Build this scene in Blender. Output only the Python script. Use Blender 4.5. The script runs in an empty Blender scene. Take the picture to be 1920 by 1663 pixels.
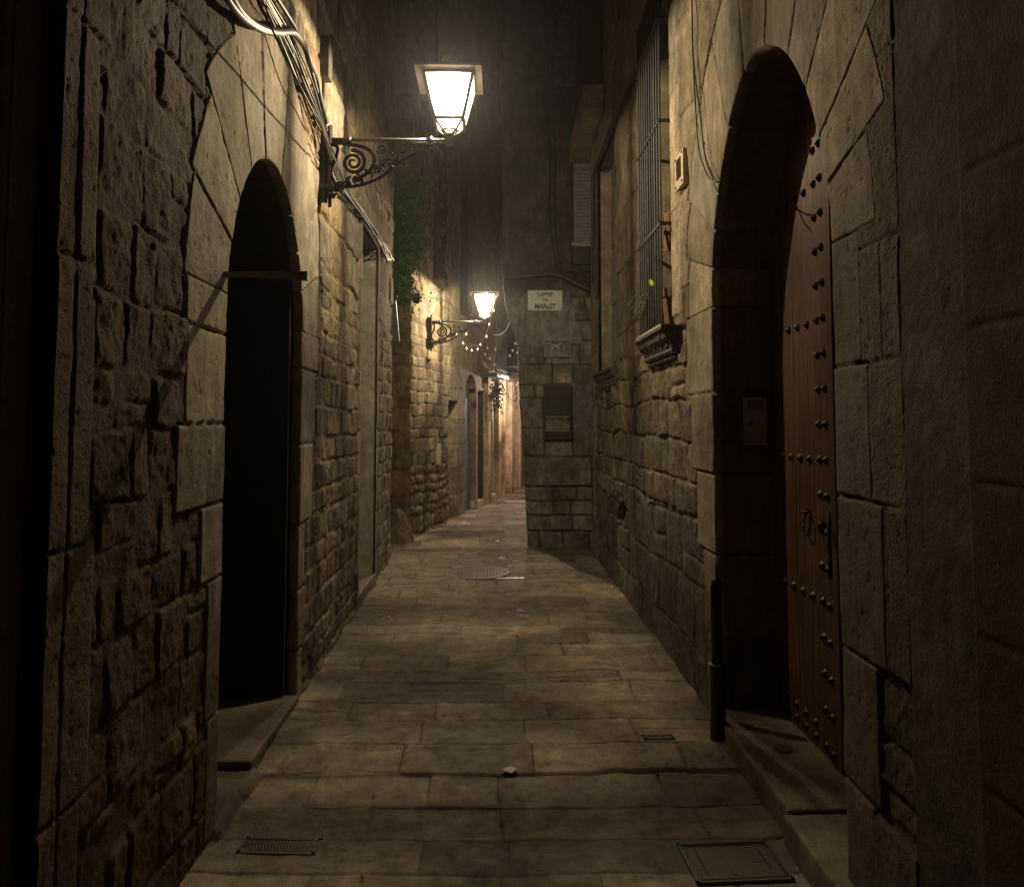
import bpy, math, random
import numpy as np
from mathutils import Vector, Matrix

C = bpy.context.scene.collection
SC = bpy.context.scene
PI = math.pi

# ------------------------------------------------------------------ camera
EYE = 1.55
F = 1400.0 / 1920.0            # focal length over frame width
TILT = 0.058                   # looking slightly up
YAW = 0.0214                   # looking slightly right of the lane's axis
cam_d = bpy.data.cameras.new("camera")
cam_d.sensor_fit = 'HORIZONTAL'
cam_d.sensor_width = 36.0
cam_d.lens = 36.0 * F
cam_d.shift_y = -0.0639
cam_d.clip_start = 0.05
cam_d.clip_end = 400
cam = bpy.data.objects.new("camera", cam_d)
C.objects.link(cam)
cam.location = (0, 0, EYE)
cam.rotation_euler = (PI / 2 + TILT, 0, -YAW)
SC.camera = cam

# ------------------------------------------------------------------ night sky
w = bpy.data.worlds.new("World")
SC.world = w
w.use_nodes = True
bg = w.node_tree.nodes['Background']
bg.inputs[0].default_value = (0.42, 0.52, 0.80, 1)
bg.inputs[1].default_value = 0.02
SC.view_settings.view_transform = 'Standard'
SC.view_settings.look = 'None'
SC.view_settings.exposure = 0.0
SC.view_settings.gamma = 1.0
SC.cycles.use_denoising = True
SC.cycles.max_bounces = 6
SC.cycles.diffuse_bounces = 4
SC.cycles.sample_clamp_indirect = 4.0
LAMP_W = 360.0
LAMP_COL = (1.0, 0.80, 0.49)

rng = np.random.default_rng(7)
random.seed(5)

# ------------------------------------------------------------------ where a sight line meets a plane (used to measure positions)
_f = (math.sin(YAW) * math.cos(TILT), math.cos(YAW) * math.cos(TILT), math.sin(TILT))
_r = (math.cos(YAW), -math.sin(YAW), 0.0)
_u = (-math.sin(YAW) * math.sin(TILT), -math.cos(YAW) * math.sin(TILT), math.cos(TILT))
def ray(px, py):
    a = (px - 960) / 1400.0; b = (708.8 - py) / 1400.0
    return Vector([_f[i] + _r[i] * a + _u[i] * b for i in range(3)])
def on_y(px, py, Y):
    d = ray(px, py); return Vector((0, 0, EYE)) + d * (Y / d.y)
def on_z(px, py, Z=0.0):
    d = ray(px, py); return Vector((0, 0, EYE)) + d * ((Z - EYE) / d.z)
def on_x(px, py, a, b=0.0):     # plane X = a + b*Y
    d = ray(px, py); return Vector((0, 0, EYE)) + d * (a / (d.x - b * d.y))

# ------------------------------------------------------------------ noise on arrays
_tab = np.random.default_rng(11).random((256, 256))
def vnoise(u, v, seed=0):
    u = np.asarray(u, float) + seed * 17.31; v = np.asarray(v, float) + seed * 5.77
    iu = np.floor(u).astype(int); iv = np.floor(v).astype(int)
    fu = u - iu; fv = v - iv
    fu = fu * fu * (3 - 2 * fu); fv = fv * fv * (3 - 2 * fv)
    g = lambda a, b: _tab[(iu + a) & 255, (iv + b) & 255]
    return (g(0, 0) * (1 - fu) * (1 - fv) + g(1, 0) * fu * (1 - fv) + g(0, 1) * (1 - fu) * fv + g(1, 1) * fu * fv) * 2 - 1
def fbm(u, v, f, octs=4, seed=0, gain=0.5):
    s = 0; a = 1.0; t = 0
    for o in range(octs):
        s = s + a * vnoise(u * f, v * f, seed + o * 3); t += a; a *= gain; f *= 2.03
    return s / t
def sstep(x, a, b):
    t = np.clip((x - a) / (b - a), 0, 1); return t * t * (3 - 2 * t)
def hash1(i, seed=0):
    return (np.sin(i * 127.1 + seed * 311.7 + 3.3) * 43758.5453) % 1.0

# ------------------------------------------------------------------ materials
def newmat(name):
    m = bpy.data.materials.new(name); m.use_nodes = True
    nt = m.node_tree; b = nt.nodes['Principled BSDF']
    return m, nt, b
def N(nt, typ, **kw):
    n = nt.nodes.new(typ)
    for k, v in kw.items(): setattr(n, k, v)
    return n
def stone_mat(name, bump=0.5, fine=90.0, rough=0.85, streak=0.24, spec=0.25, mott=0.5, bdist=0.006):
    m, nt, b = newmat(name); L = nt.links.new
    tc = N(nt, 'ShaderNodeTexCoord')
    at = N(nt, 'ShaderNodeAttribute', attribute_name='tint')
    n1 = N(nt, 'ShaderNodeTexNoise'); n1.inputs['Scale'].default_value = 9; n1.inputs['Detail'].default_value = 9; n1.inputs['Roughness'].default_value = 0.68
    L(tc.outputs['Object'], n1.inputs['Vector'])
    mp = N(nt, 'ShaderNodeMapping'); mp.inputs['Scale'].default_value = (24, 24, 4.5)
    L(tc.outputs['Object'], mp.inputs['Vector'])
    n2 = N(nt, 'ShaderNodeTexNoise'); n2.inputs['Scale'].default_value = 1.0; n2.inputs['Detail'].default_value = 5
    L(mp.outputs[0], n2.inputs['Vector'])
    n3 = N(nt, 'ShaderNodeTexNoise'); n3.inputs['Scale'].default_value = fine; n3.inputs['Detail'].default_value = 6; n3.inputs['Roughness'].default_value = 0.7
    L(tc.outputs['Object'], n3.inputs['Vector'])
    def rng_(src, lo, hi):
        r = N(nt, 'ShaderNodeMapRange'); r.inputs['From Min'].default_value = 0.3; r.inputs['From Max'].default_value = 0.7
        r.inputs['To Min'].default_value = lo; r.inputs['To Max'].default_value = hi
        L(src, r.inputs['Value']); return r.outputs[0]
    def mul(a, bb):
        x = N(nt, 'ShaderNodeMath', operation='MULTIPLY'); L(a, x.inputs[0]); L(bb, x.inputs[1]); return x.outputs[0]
    n4 = N(nt, 'ShaderNodeTexNoise'); n4.inputs['Scale'].default_value = 2.3; n4.inputs['Detail'].default_value = 7; n4.inputs['Roughness'].default_value = 0.62; n4.inputs['Distortion'].default_value = 0.6
    L(tc.outputs['Object'], n4.inputs['Vector'])
    k = mul(mul(mul(rng_(n1.outputs[0], 1 - mott, 1 + mott * 0.7), rng_(n2.outputs[0], 1 - streak, 1 + streak)), rng_(n3.outputs[0], 0.72, 1.25)), rng_(n4.outputs[0], 0.66, 1.22))
    vm = N(nt, 'ShaderNodeVectorMath', operation='SCALE'); L(at.outputs['Color'], vm.inputs[0]); L(k, vm.inputs['Scale'])
    L(vm.outputs[0], b.inputs['Base Color'])
    L(rng_(n4.outputs[0], rough - .14, min(1, rough + .12)), b.inputs['Roughness'])
    b.inputs['Specular IOR Level'].default_value = spec
    # pits
    vo = N(nt, 'ShaderNodeTexVoronoi'); vo.inputs['Scale'].default_value = 38; L(tc.outputs['Object'], vo.inputs['Vector'])
    pr = N(nt, 'ShaderNodeMapRange'); pr.inputs['From Min'].default_value = 0.05; pr.inputs['From Max'].default_value = 0.22; L(vo.outputs['Distance'], pr.inputs['Value'])
    pm = N(nt, 'ShaderNodeMath', operation='MULTIPLY'); L(pr.outputs[0], pm.inputs[0]); pm.inputs[1].default_value = 0.3
    ad = N(nt, 'ShaderNodeMath', operation='ADD'); L(n3.outputs[0], ad.inputs[0]); L(pm.outputs[0], ad.inputs[1])
    ad2 = N(nt, 'ShaderNodeMath', operation='ADD'); L(ad.outputs[0], ad2.inputs[0]); L(n1.outputs[0], ad2.inputs[1])
    bp = N(nt, 'ShaderNodeBump'); bp.inputs['Strength'].default_value = bump; bp.inputs['Distance'].default_value = bdist
    L(ad2.outputs[0], bp.inputs['Height']); L(bp.outputs[0], b.inputs['Normal'])
    return m
def plain(name, col, rough=0.6, metal=0.0, bump=0.0, scale=40, var=0.25, spec=0.5, stretch=None):
    m, nt, b = newmat(name); L = nt.links.new
    tc = N(nt, 'ShaderNodeTexCoord'); n1 = N(nt, 'ShaderNodeTexNoise'); n1.inputs['Scale'].default_value = scale; n1.inputs['Detail'].default_value = 6
    src = tc.outputs['Object']
    if stretch:
        mp = N(nt, 'ShaderNodeMapping'); mp.inputs['Scale'].default_value = stretch; L(src, mp.inputs['Vector']); src = mp.outputs[0]
    L(src, n1.inputs['Vector'])
    cr = N(nt, 'ShaderNodeValToRGB')
    cr.color_ramp.elements[0].position = 0.3; cr.color_ramp.elements[1].position = 0.7
    cr.color_ramp.elements[0].color = [c * (1 - var) for c in col] + [1]
    cr.color_ramp.elements[1].color = [min(1, c * (1 + var)) for c in col] + [1]
    L(n1.outputs[0], cr.inputs[0]); L(cr.outputs[0], b.inputs['Base Color'])
    b.inputs['Roughness'].default_value = rough; b.inputs['Metallic'].default_value = metal
    b.inputs['Specular IOR Level'].default_value = spec
    if bump:
        bp = N(nt, 'ShaderNodeBump'); bp.inputs['Strength'].default_value = bump; bp.inputs['Distance'].default_value = 0.004
        L(n1.outputs[0], bp.inputs['Height']); L(bp.outputs[0], b.inputs['Normal'])
    return m

M_RUB = stone_mat('rubble_stone', bump=1.0, fine=60, rough=0.88, bdist=0.012)
M_ASH = stone_mat('ashlar_stone', bump=0.6, fine=130, rough=0.82, streak=0.28, mott=0.35)
M_PLA = stone_mat('old_plaster', bump=0.7, fine=120, rough=0.9, streak=0.10, mott=0.45)
M_PAV = stone_mat('paving_stone', bump=0.9, fine=150, rough=0.78, streak=0.12, spec=0.22, mott=0.45)
M_WOOD = plain('varnished_wood', (0.088, 0.045, 0.028), 0.36, bump=0.35, scale=1.0, var=0.45, stretch=(60, 60, 2.5), spec=0.5)
def planks(m):                               # every board its own shade
    nt = m.node_tree; b = nt.nodes['Principled BSDF']; L = nt.links.new; src = b.inputs['Base Color'].links[0].from_socket
    g = N(nt, 'ShaderNodeNewGeometry'); r = N(nt, 'ShaderNodeMapRange'); r.inputs['To Min'].default_value = .62; r.inputs['To Max'].default_value = 1.3; L(g.outputs['Random Per Island'], r.inputs['Value'])
    tc = N(nt, 'ShaderNodeTexCoord'); n = N(nt, 'ShaderNodeTexNoise'); n.inputs['Scale'].default_value = 2.2; n.inputs['Detail'].default_value = 8; n.inputs['Roughness'].default_value = .7; L(tc.outputs['Object'], n.inputs['Vector'])
    r2 = N(nt, 'ShaderNodeMapRange'); r2.inputs['From Min'].default_value = .3; r2.inputs['From Max'].default_value = .7; r2.inputs['To Min'].default_value = .6; r2.inputs['To Max'].default_value = 1.35; L(n.outputs[0], r2.inputs['Value'])
    mm = N(nt, 'ShaderNodeMath', operation='MULTIPLY'); L(r.outputs[0], mm.inputs[0]); L(r2.outputs[0], mm.inputs[1])
    v = N(nt, 'ShaderNodeVectorMath', operation='SCALE'); L(src, v.inputs[0]); L(mm.outputs[0], v.inputs['Scale']); L(v.outputs[0], b.inputs['Base Color'])
    r3 = N(nt, 'ShaderNodeMapRange'); r3.inputs['To Min'].default_value = .28; r3.inputs['To Max'].default_value = .62; L(n.outputs[0], r3.inputs['Value']); L(r3.outputs[0], b.inputs['Roughness'])
planks(M_WOOD)
M_DARKWOOD = plain('dark_wood', (0.018, 0.015, 0.013), 0.6, bump=0.3, scale=1.0, var=0.4, stretch=(50, 50, 2.5))
M_PALEWOOD = plain('pale_door_wood', (0.32, 0.31, 0.24), 0.7, bump=0.3, scale=1.0, var=0.25, stretch=(40, 40, 2))
M_ORANGEWOOD = plain('orange_door_wood', (0.36, 0.17, 0.08), 0.7, bump=0.3, scale=1.0, var=0.25, stretch=(40, 40, 2))
M_IRON = plain('black_iron', (0.022, 0.021, 0.02), 0.42, metal=0.5, bump=0.25, scale=90)
M_IRONMATT = plain('painted_iron', (0.045, 0.046, 0.05), 0.5, metal=0.2, bump=0.1, scale=60)
M_CAST = plain('cast_iron', (0.10, 0.085, 0.068), 0.62, metal=0.25, bump=0.3, scale=120)
M_CABLE = plain('black_cable', (0.02, 0.02, 0.02), 0.45, scale=30)
M_CABLEGREY = plain('grey_cable', (0.07, 0.066, 0.062), 0.5, scale=30)
M_TERRA = plain('terracotta', (0.17, 0.075, 0.048), 0.8, bump=0.2, scale=50)
M_CREAM = plain('cream_plastic', (0.42, 0.34, 0.24), 0.6, scale=12, var=0.12)
M_STEEL = plain('brushed_steel', (0.30, 0.30, 0.30), 0.38, metal=0.8, scale=1.0, var=0.1, stretch=(4, 4, 180))
M_MARBLE = plain('sign_marble', (0.72, 0.72, 0.72), 0.45, scale=7, var=0.12)
M_INK = plain('sign_blue_letters', (0.03, 0.035, 0.09), 0.5, var=0.1)
M_LEAD = plain('relief_grey', (0.10, 0.105, 0.12), 0.5, metal=0.2, bump=0.3, scale=80)
M_LEADLIGHT = plain('relief_light', (0.36, 0.36, 0.37), 0.5, bump=0.3, scale=80)
M_SHUT = plain('grey_shutter_paint', (0.16, 0.17, 0.18), 0.6, scale=20)
M_BOARD = plain('notice_board_paint', (0.015, 0.017, 0.026), 0.5, scale=20)
M_PAPER = plain('old_leaflet', (0.20, 0.18, 0.16), 0.8, scale=30, var=0.3)
M_WHITE = plain('white_scrap', (0.85, 0.85, 0.82), 0.6, scale=40, var=0.15)
M_LEAF = plain('ivy_leaf', (0.05, 0.12, 0.02), 0.55, scale=8, var=0.5)
M_LEAFB = plain('bright_leaf', (0.35, 0.55, 0.03), 0.5, scale=8, var=0.2)
M_STEM = plain('stem', (0.10, 0.08, 0.05), 0.8)
M_RED = plain('red_awning', (0.35, 0.03, 0.03), 0.7)
M_STONEPLAIN = plain('sill_stone', (0.07, 0.058, 0.045), 0.85, bump=0.8, scale=30, var=0.4)
M_STEP = stone_mat('step_stone', bump=0.5, fine=90, rough=0.75, streak=0.1, mott=0.35)

def glow(name, col, strength, trans):
    m = bpy.data.materials.new(name); m.use_nodes = True; nt = m.node_tree
    nt.nodes.clear(); out = N(nt, 'ShaderNodeOutputMaterial'); em = N(nt, 'ShaderNodeEmission'); tr = N(nt, 'ShaderNodeBsdfTransparent'); mx = N(nt, 'ShaderNodeMixShader')
    em.inputs[0].default_value = (*col, 1); em.inputs[1].default_value = strength
    mx.inputs[0].default_value = 1 - trans
    nt.links.new(tr.outputs[0], mx.inputs[1]); nt.links.new(em.outputs[0], mx.inputs[2]); nt.links.new(mx.outputs[0], out.inputs[0])
    return m
M_PANE = glow('lit_frosted_pane', (1.0, 0.86, 0.70), 9.0, 0.5)
M_BULB = glow('lit_bulb', (1.0, 0.86, 0.68), 60.0, 0.92)
def glass_bulb():
    m, nt, b = newmat('unlit_bulb_glass')
    b.inputs['Base Color'].default_value = (0.75, 0.75, 0.72, 1); b.inputs['Roughness'].default_value = 0.12
    b.inputs['Specular IOR Level'].default_value = 1.0
    return m
M_GB = glass_bulb()

# ------------------------------------------------------------------ object helpers
def tag(o, label=None, cat=None, group=None, kind=None):
    if label: o['label'] = label
    if cat: o['category'] = cat
    if group: o['group'] = group
    if kind: o['kind'] = kind
    return o
def empty(name, loc=(0, 0, 0), rz=0, label=None, cat=None, group=None):
    o = bpy.data.objects.new(name, None); C.objects.link(o); o.location = loc; o.rotation_euler = (0, 0, rz)
    o.empty_display_size = 0.1
    return tag(o, label, cat, group)
def link(name, me, mat, parent=None, loc=None, smooth=False):
    o = bpy.data.objects.new(name, me); C.objects.link(o)
    if mat: me.materials.append(mat)
    if parent: o.parent = parent
    if loc: o.location = loc
    if smooth: me.polygons.foreach_set('use_smooth', [True] * len(me.polygons))
    return o
def copy_tree(o, parent=None):
    c = o.copy(); C.objects.link(c)
    if parent is not None: c.parent = parent
    for ch in list(o.children):
        copy_tree(ch, c)
    return c

class MB:                                    # mesh collector
    def __init__(s): s.v = []; s.f = []
    def add(s, vs, fs):
        n = len(s.v); s.v += [tuple(x) for x in vs]; s.f += [tuple(i + n for i in f) for f in fs]
    def box(s, x0, x1, y0, y1, z0, z1, M=None, bev=0.0):
        if bev > 0:
            b = min(bev, (x1 - x0) * .45, (y1 - y0) * .45, (z1 - z0) * .45)
            import bmesh
            bm = bmesh.new(); bmesh.ops.create_cube(bm, size=1)
            for v in bm.verts: v.co = Vector(((x0 + x1) / 2 + v.co.x * (x1 - x0), (y0 + y1) / 2 + v.co.y * (y1 - y0), (z0 + z1) / 2 + v.co.z * (z1 - z0)))
            bmesh.ops.bevel(bm, geom=bm.edges[:], offset=b, segments=2, affect='EDGES', profile=0.6)
            bm.verts.ensure_lookup_table()
            vs = [v.co.copy() for v in bm.verts]; fs = [[v.index for v in f.verts] for f in bm.faces]; bm.free()
        else:
            vs = [Vector(p) for p in [(x0, y0, z0), (x1, y0, z0), (x1, y1, z0), (x0, y1, z0), (x0, y0, z1), (x1, y0, z1), (x1, y1, z1), (x0, y1, z1)]]
            fs = [(0, 3, 2, 1), (4, 5, 6, 7), (0, 1, 5, 4), (1, 2, 6, 5), (2, 3, 7, 6), (3, 0, 4, 7)]
        if M: vs = [M @ v for v in vs]
        s.add(vs, fs); return s
    def tube(s, pts, r, n=8, closed=False):
        pts = [Vector(p) for p in pts]; m = len(pts); vs = []; rr = r if hasattr(r, '__len__') else [r] * m
        up = Vector((0, 0, 1)); prev = None
        for i, p in enumerate(pts):
            d = (pts[min(i + 1, m - 1)] - pts[max(i - 1, 0)])
            if d.length < 1e-9: d = Vector((0, 0, 1))
            d.normalize()
            if prev is None:
                a = d.cross(up) if abs(d.z) < 0.95 else d.cross(Vector((1, 0, 0)))
            else:
                a = prev - d * prev.dot(d)
            a.normalize(); prev = a; b = d.cross(a)
            for k in range(n):
                t = 2 * PI * k / n; vs.append(p + (a * math.cos(t) + b * math.sin(t)) * rr[i])
        fs = []
        for i in range(m - 1):
            for k in range(n):
                fs.append((i * n + k, i * n + (k + 1) % n, (i + 1) * n + (k + 1) % n, (i + 1) * n + k))
        fs.append(tuple(range(n - 1, -1, -1))); fs.append(tuple((m - 1) * n + k for k in range(n)))
        s.add(vs, fs); return s
    def lathe(s, prof, n=20, c=(0, 0, 0)):
        vs = []; fs = []; m = len(prof)
        for r, z in prof:
            for k in range(n):
                t = 2 * PI * k / n; vs.append((c[0] + r * math.cos(t), c[1] + r * math.sin(t), c[2] + z))
        for i in range(m - 1):
            for k in range(n): fs.append((i * n + k, i * n + (k + 1) % n, (i + 1) * n + (k + 1) % n, (i + 1) * n + k))
        fs.append(tuple(range(n - 1, -1, -1))); fs.append(tuple((m - 1) * n + k for k in range(n)))
        s.add(vs, fs); return s
    def prism(s, poly, ax, a, b):            # polygon of 2-D points extruded along axis ax from a to b
        def P(p, t):
            return {'x': (t, p[0], p[1]), 'y': (p[0], t, p[1]), 'z': (p[0], p[1], t)}[ax]
        n = len(poly); vs = [P(p, a) for p in poly] + [P(p, b) for p in poly]
        fs = [tuple(range(n)), tuple(range(2 * n - 1, n - 1, -1))] + [(i, i + n, (i + 1) % n + n, (i + 1) % n) for i in range(n)]
        s.add(vs, fs); return s
    def build(s, name, mat, parent=None, smooth=False, loc=None, fixn=True):
        me = bpy.data.meshes.new(name); me.from_pydata(s.v, [], s.f)
        if fixn:
            import bmesh
            bm = bmesh.new(); bm.from_mesh(me); bmesh.ops.recalc_face_normals(bm, faces=bm.faces); bm.to_mesh(me); bm.free()
        return link(name, me, mat, parent, loc, smooth)

def crom(pts, n=8):
    pts = [Vector(p) for p in pts]; P = [pts[0] * 2 - pts[1]] + pts + [pts[-1] * 2 - pts[-2]]; out = []
    for i in range(1, len(P) - 2):
        for k in range(n):
            t = k / n
            out.append(0.5 * ((2 * P[i]) + (-P[i - 1] + P[i + 1]) * t + (2 * P[i - 1] - 5 * P[i] + 4 * P[i + 1] - P[i + 2]) * t * t + (-P[i - 1] + 3 * P[i] - 3 * P[i + 1] + P[i + 2]) * t ** 3))
    out.append(pts[-1]); return out

def grid_mesh(name, P, col, mask, mat, parent=None, smooth=False, flip=False):
    """P (nu,nv,3) positions, col (nu,nv,3) tint, mask (nu-1,nv-1) faces kept"""
    nu, nv = P.shape[:2]
    idx = np.arange(nu * nv).reshape(nu, nv)
    q = np.stack([idx[:-1, :-1], idx[1:, :-1], idx[1:, 1:], idx[:-1, 1:]], -1)
    if flip: q = q[..., ::-1]
    q = q.reshape(-1, 4) if mask is None else q[mask]
    used = np.zeros(nu * nv, bool); used[q.ravel()] = True
    remap = np.cumsum(used) - 1; q = remap[q]
    V = P.reshape(-1, 3)[used].astype(np.float32); K = col.reshape(-1, 3)[used]
    me = bpy.data.meshes.new(name)
    me.vertices.add(len(V)); me.vertices.foreach_set('co', V.ravel())
    me.loops.add(q.size); me.loops.foreach_set('vertex_index', q.ravel().astype(np.int32))
    me.polygons.add(len(q)); me.polygons.foreach_set('loop_start', np.arange(0, q.size, 4, dtype=np.int32))
    try: me.polygons.foreach_set('loop_total', np.full(len(q), 4, dtype=np.int32))
    except Exception: pass
    me.update(calc_edges=True)
    a = me.color_attributes.new('tint', 'FLOAT_COLOR', 'POINT')
    rgba = np.ones((len(V), 4), np.float32); rgba[:, :3] = np.clip(K, 0, 1); a.data.foreach_set('color', rgba.ravel())
    o = link(name, me, mat, parent, smooth=False)
    if smooth: me.polygons.foreach_set('use_smooth', np.ones(len(q), bool))
    return o
def tinted(o, col):                          # give a plain mesh the tint attribute the stone materials read
    me = o.data; n = len(me.vertices); a = me.color_attributes.new('tint', 'FLOAT_COLOR', 'POINT')
    rgba = np.ones((n, 4), np.float32); rgba[:, :3] = col; a.data.foreach_set('color', rgba.ravel()); return o

# ------------------------------------------------------------------ masonry: stones as real relief
def rows_of(z1, lo, hi, seed, z0=0.0):
    r = np.random.default_rng(seed); out = [z0]
    while out[-1] < z1: out.append(out[-1] + r.uniform(lo, hi))
    return np.array(out)
def courses(u, v, rows, wlo, whi, seed, warp=0.02, explicit=None, split=0.0, u0=-3.0, u1=30.0):
    """-> stone id, distance to nearest joint"""
    vv = v + warp * fbm(u, v, 1.6, 3, seed + 1) + warp * 0.35 * fbm(u, v, 9, 2, seed + 2)
    k = np.clip(np.searchsorted(rows, vv.ravel()).reshape(vv.shape) - 1, 0, len(rows) - 2)
    dv = np.minimum(vv - rows[k], rows[k + 1] - vv)
    uu = u + warp * 0.8 * fbm(u + 7, v, 3.1, 3, seed + 4) + warp * 0.5 * hash1(k, 3)
    du = np.zeros_like(u); sid = np.zeros_like(u); fx = np.zeros_like(u)
    r = np.random.default_rng(seed)
    for kk in range(len(rows) - 1):
        if explicit and kk in explicit: e = np.array([-99.] + list(explicit[kk]) + [99.])
        else:
            n = int((u1 - u0) / ((wlo + whi) / 2)) + 20
            e = u0 + np.cumsum(r.uniform(wlo, whi, n)) - r.uniform(0, whi)
            e = np.concatenate([[-99.], e])
        m = k == kk
        if not m.any(): continue
        x = uu[m]; j = np.clip(np.searchsorted(e, x) - 1, 0, len(e) - 2)
        dd = np.minimum(x - e[j], e[j + 1] - x); du[m] = np.minimum(dd, 0.3); sid[m] = kk * 977 + j
        fx[m] = np.clip((x - e[j]) / np.maximum(e[j + 1] - e[j], .01), 0, 1) - .5
    if split > 0:
        h = hash1(sid, seed + 9); mid = (rows[k] + rows[k + 1]) / 2 + (hash1(sid, 5) - 0.5) * 0.3 * (rows[k + 1] - rows[k])
        s = (h < split) & (rows[k + 1] - rows[k] > 0.13)
        top = vv > mid
        dv = np.where(s, np.minimum(dv, np.abs(vv - mid)), dv)
        sid = np.where(s & top, sid + 0.5, sid)
    global LOC
    LOC = (fx, np.clip((vv - rows[k]) / (rows[k + 1] - rows[k]), 0, 1) - .5)
    du = np.maximum(du, 1e-4); dv = np.clip(dv, 1e-4, 0.3)
    d = du * dv / np.sqrt(du * du + dv * dv)
    return sid, d
def stone_cols(sid, seed, pal):
    pal = np.array(pal); h = hash1(sid, seed); i = (h * len(pal)).astype(int) % len(pal)
    c = pal[i] * (0.72 + 0.56 * hash1(sid, seed + 2))[..., None]
    return c
PAL_RUB = [(.27, .21, .14), (.24, .19, .13), (.30, .24, .16), (.21, .17, .13), (.25, .18, .12), (.19, .165, .14), (.29, .25, .19)]
PAL_ASH = [(.30, .25, .18), (.28, .23, .165), (.26, .22, .17), (.32, .265, .19), (.25, .22, .175)]
MORTAR = np.array((.31, .25, .155))
def rubble(u, v, rows, wlo, whi, seed, amp=0.03, edge=0.02, rough=0.012, warp=0.03, split=0.3, pal=PAL_RUB, explicit=None, mortar=MORTAR, off=0.014, mort_h=0.0):
    sid, d = courses(u, v, rows, wlo, whi, seed, warp, explicit, split)
    fx, fz = LOC
    e = edge * (0.45 + 0.8 * hash1(sid, 21))
    body = 1 - np.exp(-(d / e) ** 2)
    n1 = fbm(u + hash1(sid, 4) * 9, v + hash1(sid, 6) * 9, 6, 5, seed + 5, 0.6)
    n3 = fbm(u + hash1(sid, 4) * 9, v + hash1(sid, 6) * 9, 27, 4, seed + 6, 0.65)
    # hewn faces: a tilt per stone and a broken-off facet
    ti = (hash1(sid, 33) - .5) * fx + (hash1(sid, 34) - .5) * fz
    cutp = np.maximum(0, (hash1(sid, 35) - .5) * 2 * fx + (hash1(sid, 36) - .5) * 2 * fz + .5 * n1 - .12)
    h = body * (amp + (hash1(sid, 7) - 0.5) * 2 * off + ti * amp * .9 - cutp * amp * 1.1 + rough * n1 * 1.1 + rough * .55 * n3)
    mh = mort_h + 0.006 * fbm(u, v, 14, 4, seed + 8) + 0.004
    t = sstep(h - mh, -0.002, 0.006)
    h = np.maximum(h, mh)
    c = stone_cols(sid, seed + 3, pal) * (0.9 + 0.5 * n1)[..., None]
    mc = mortar * (0.85 + 0.4 * fbm(u, v, 5, 4, seed + 31))[..., None]
    c = c * t[..., None] + mc * (1 - t[..., None])
    return h, c, sid, d
def ashlar(u, v, rows, wlo, whi, seed, amp=0.012, warp=0.006, explicit=None, pal=PAL_ASH, rough=0.004, joint=0.0038, off=0.003):
    sid, d = courses(u, v, rows, wlo, whi, seed, warp, explicit, 0)
    dd = d + 0.004 * fbm(u, v, 25, 3, seed + 12)
    body = 1 - np.exp(-(np.maximum(dd, 0) / joint) ** 2)
    n1 = fbm(u + hash1(sid, 4) * 9, v + hash1(sid, 6) * 9, 5, 5, seed + 5, 0.55)
    pit = sstep(fbm(u, v, 55, 3, seed + 40), 0.45, 0.6)
    chip = sstep(fbm(u, v, 6, 4, seed + 50), 0.25, 0.55) * np.exp(-d / 0.03)
    h = body * (amp + (hash1(sid, 7) - .5) * 2 * off) + rough * n1 - 0.004 * pit - 0.010 * chip
    c = stone_cols(sid, seed + 3, pal) * (0.93 + 0.35 * n1)[..., None]
    c = c * (0.7 + 0.3 * body)[..., None]
    return h, c, sid, d

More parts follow.
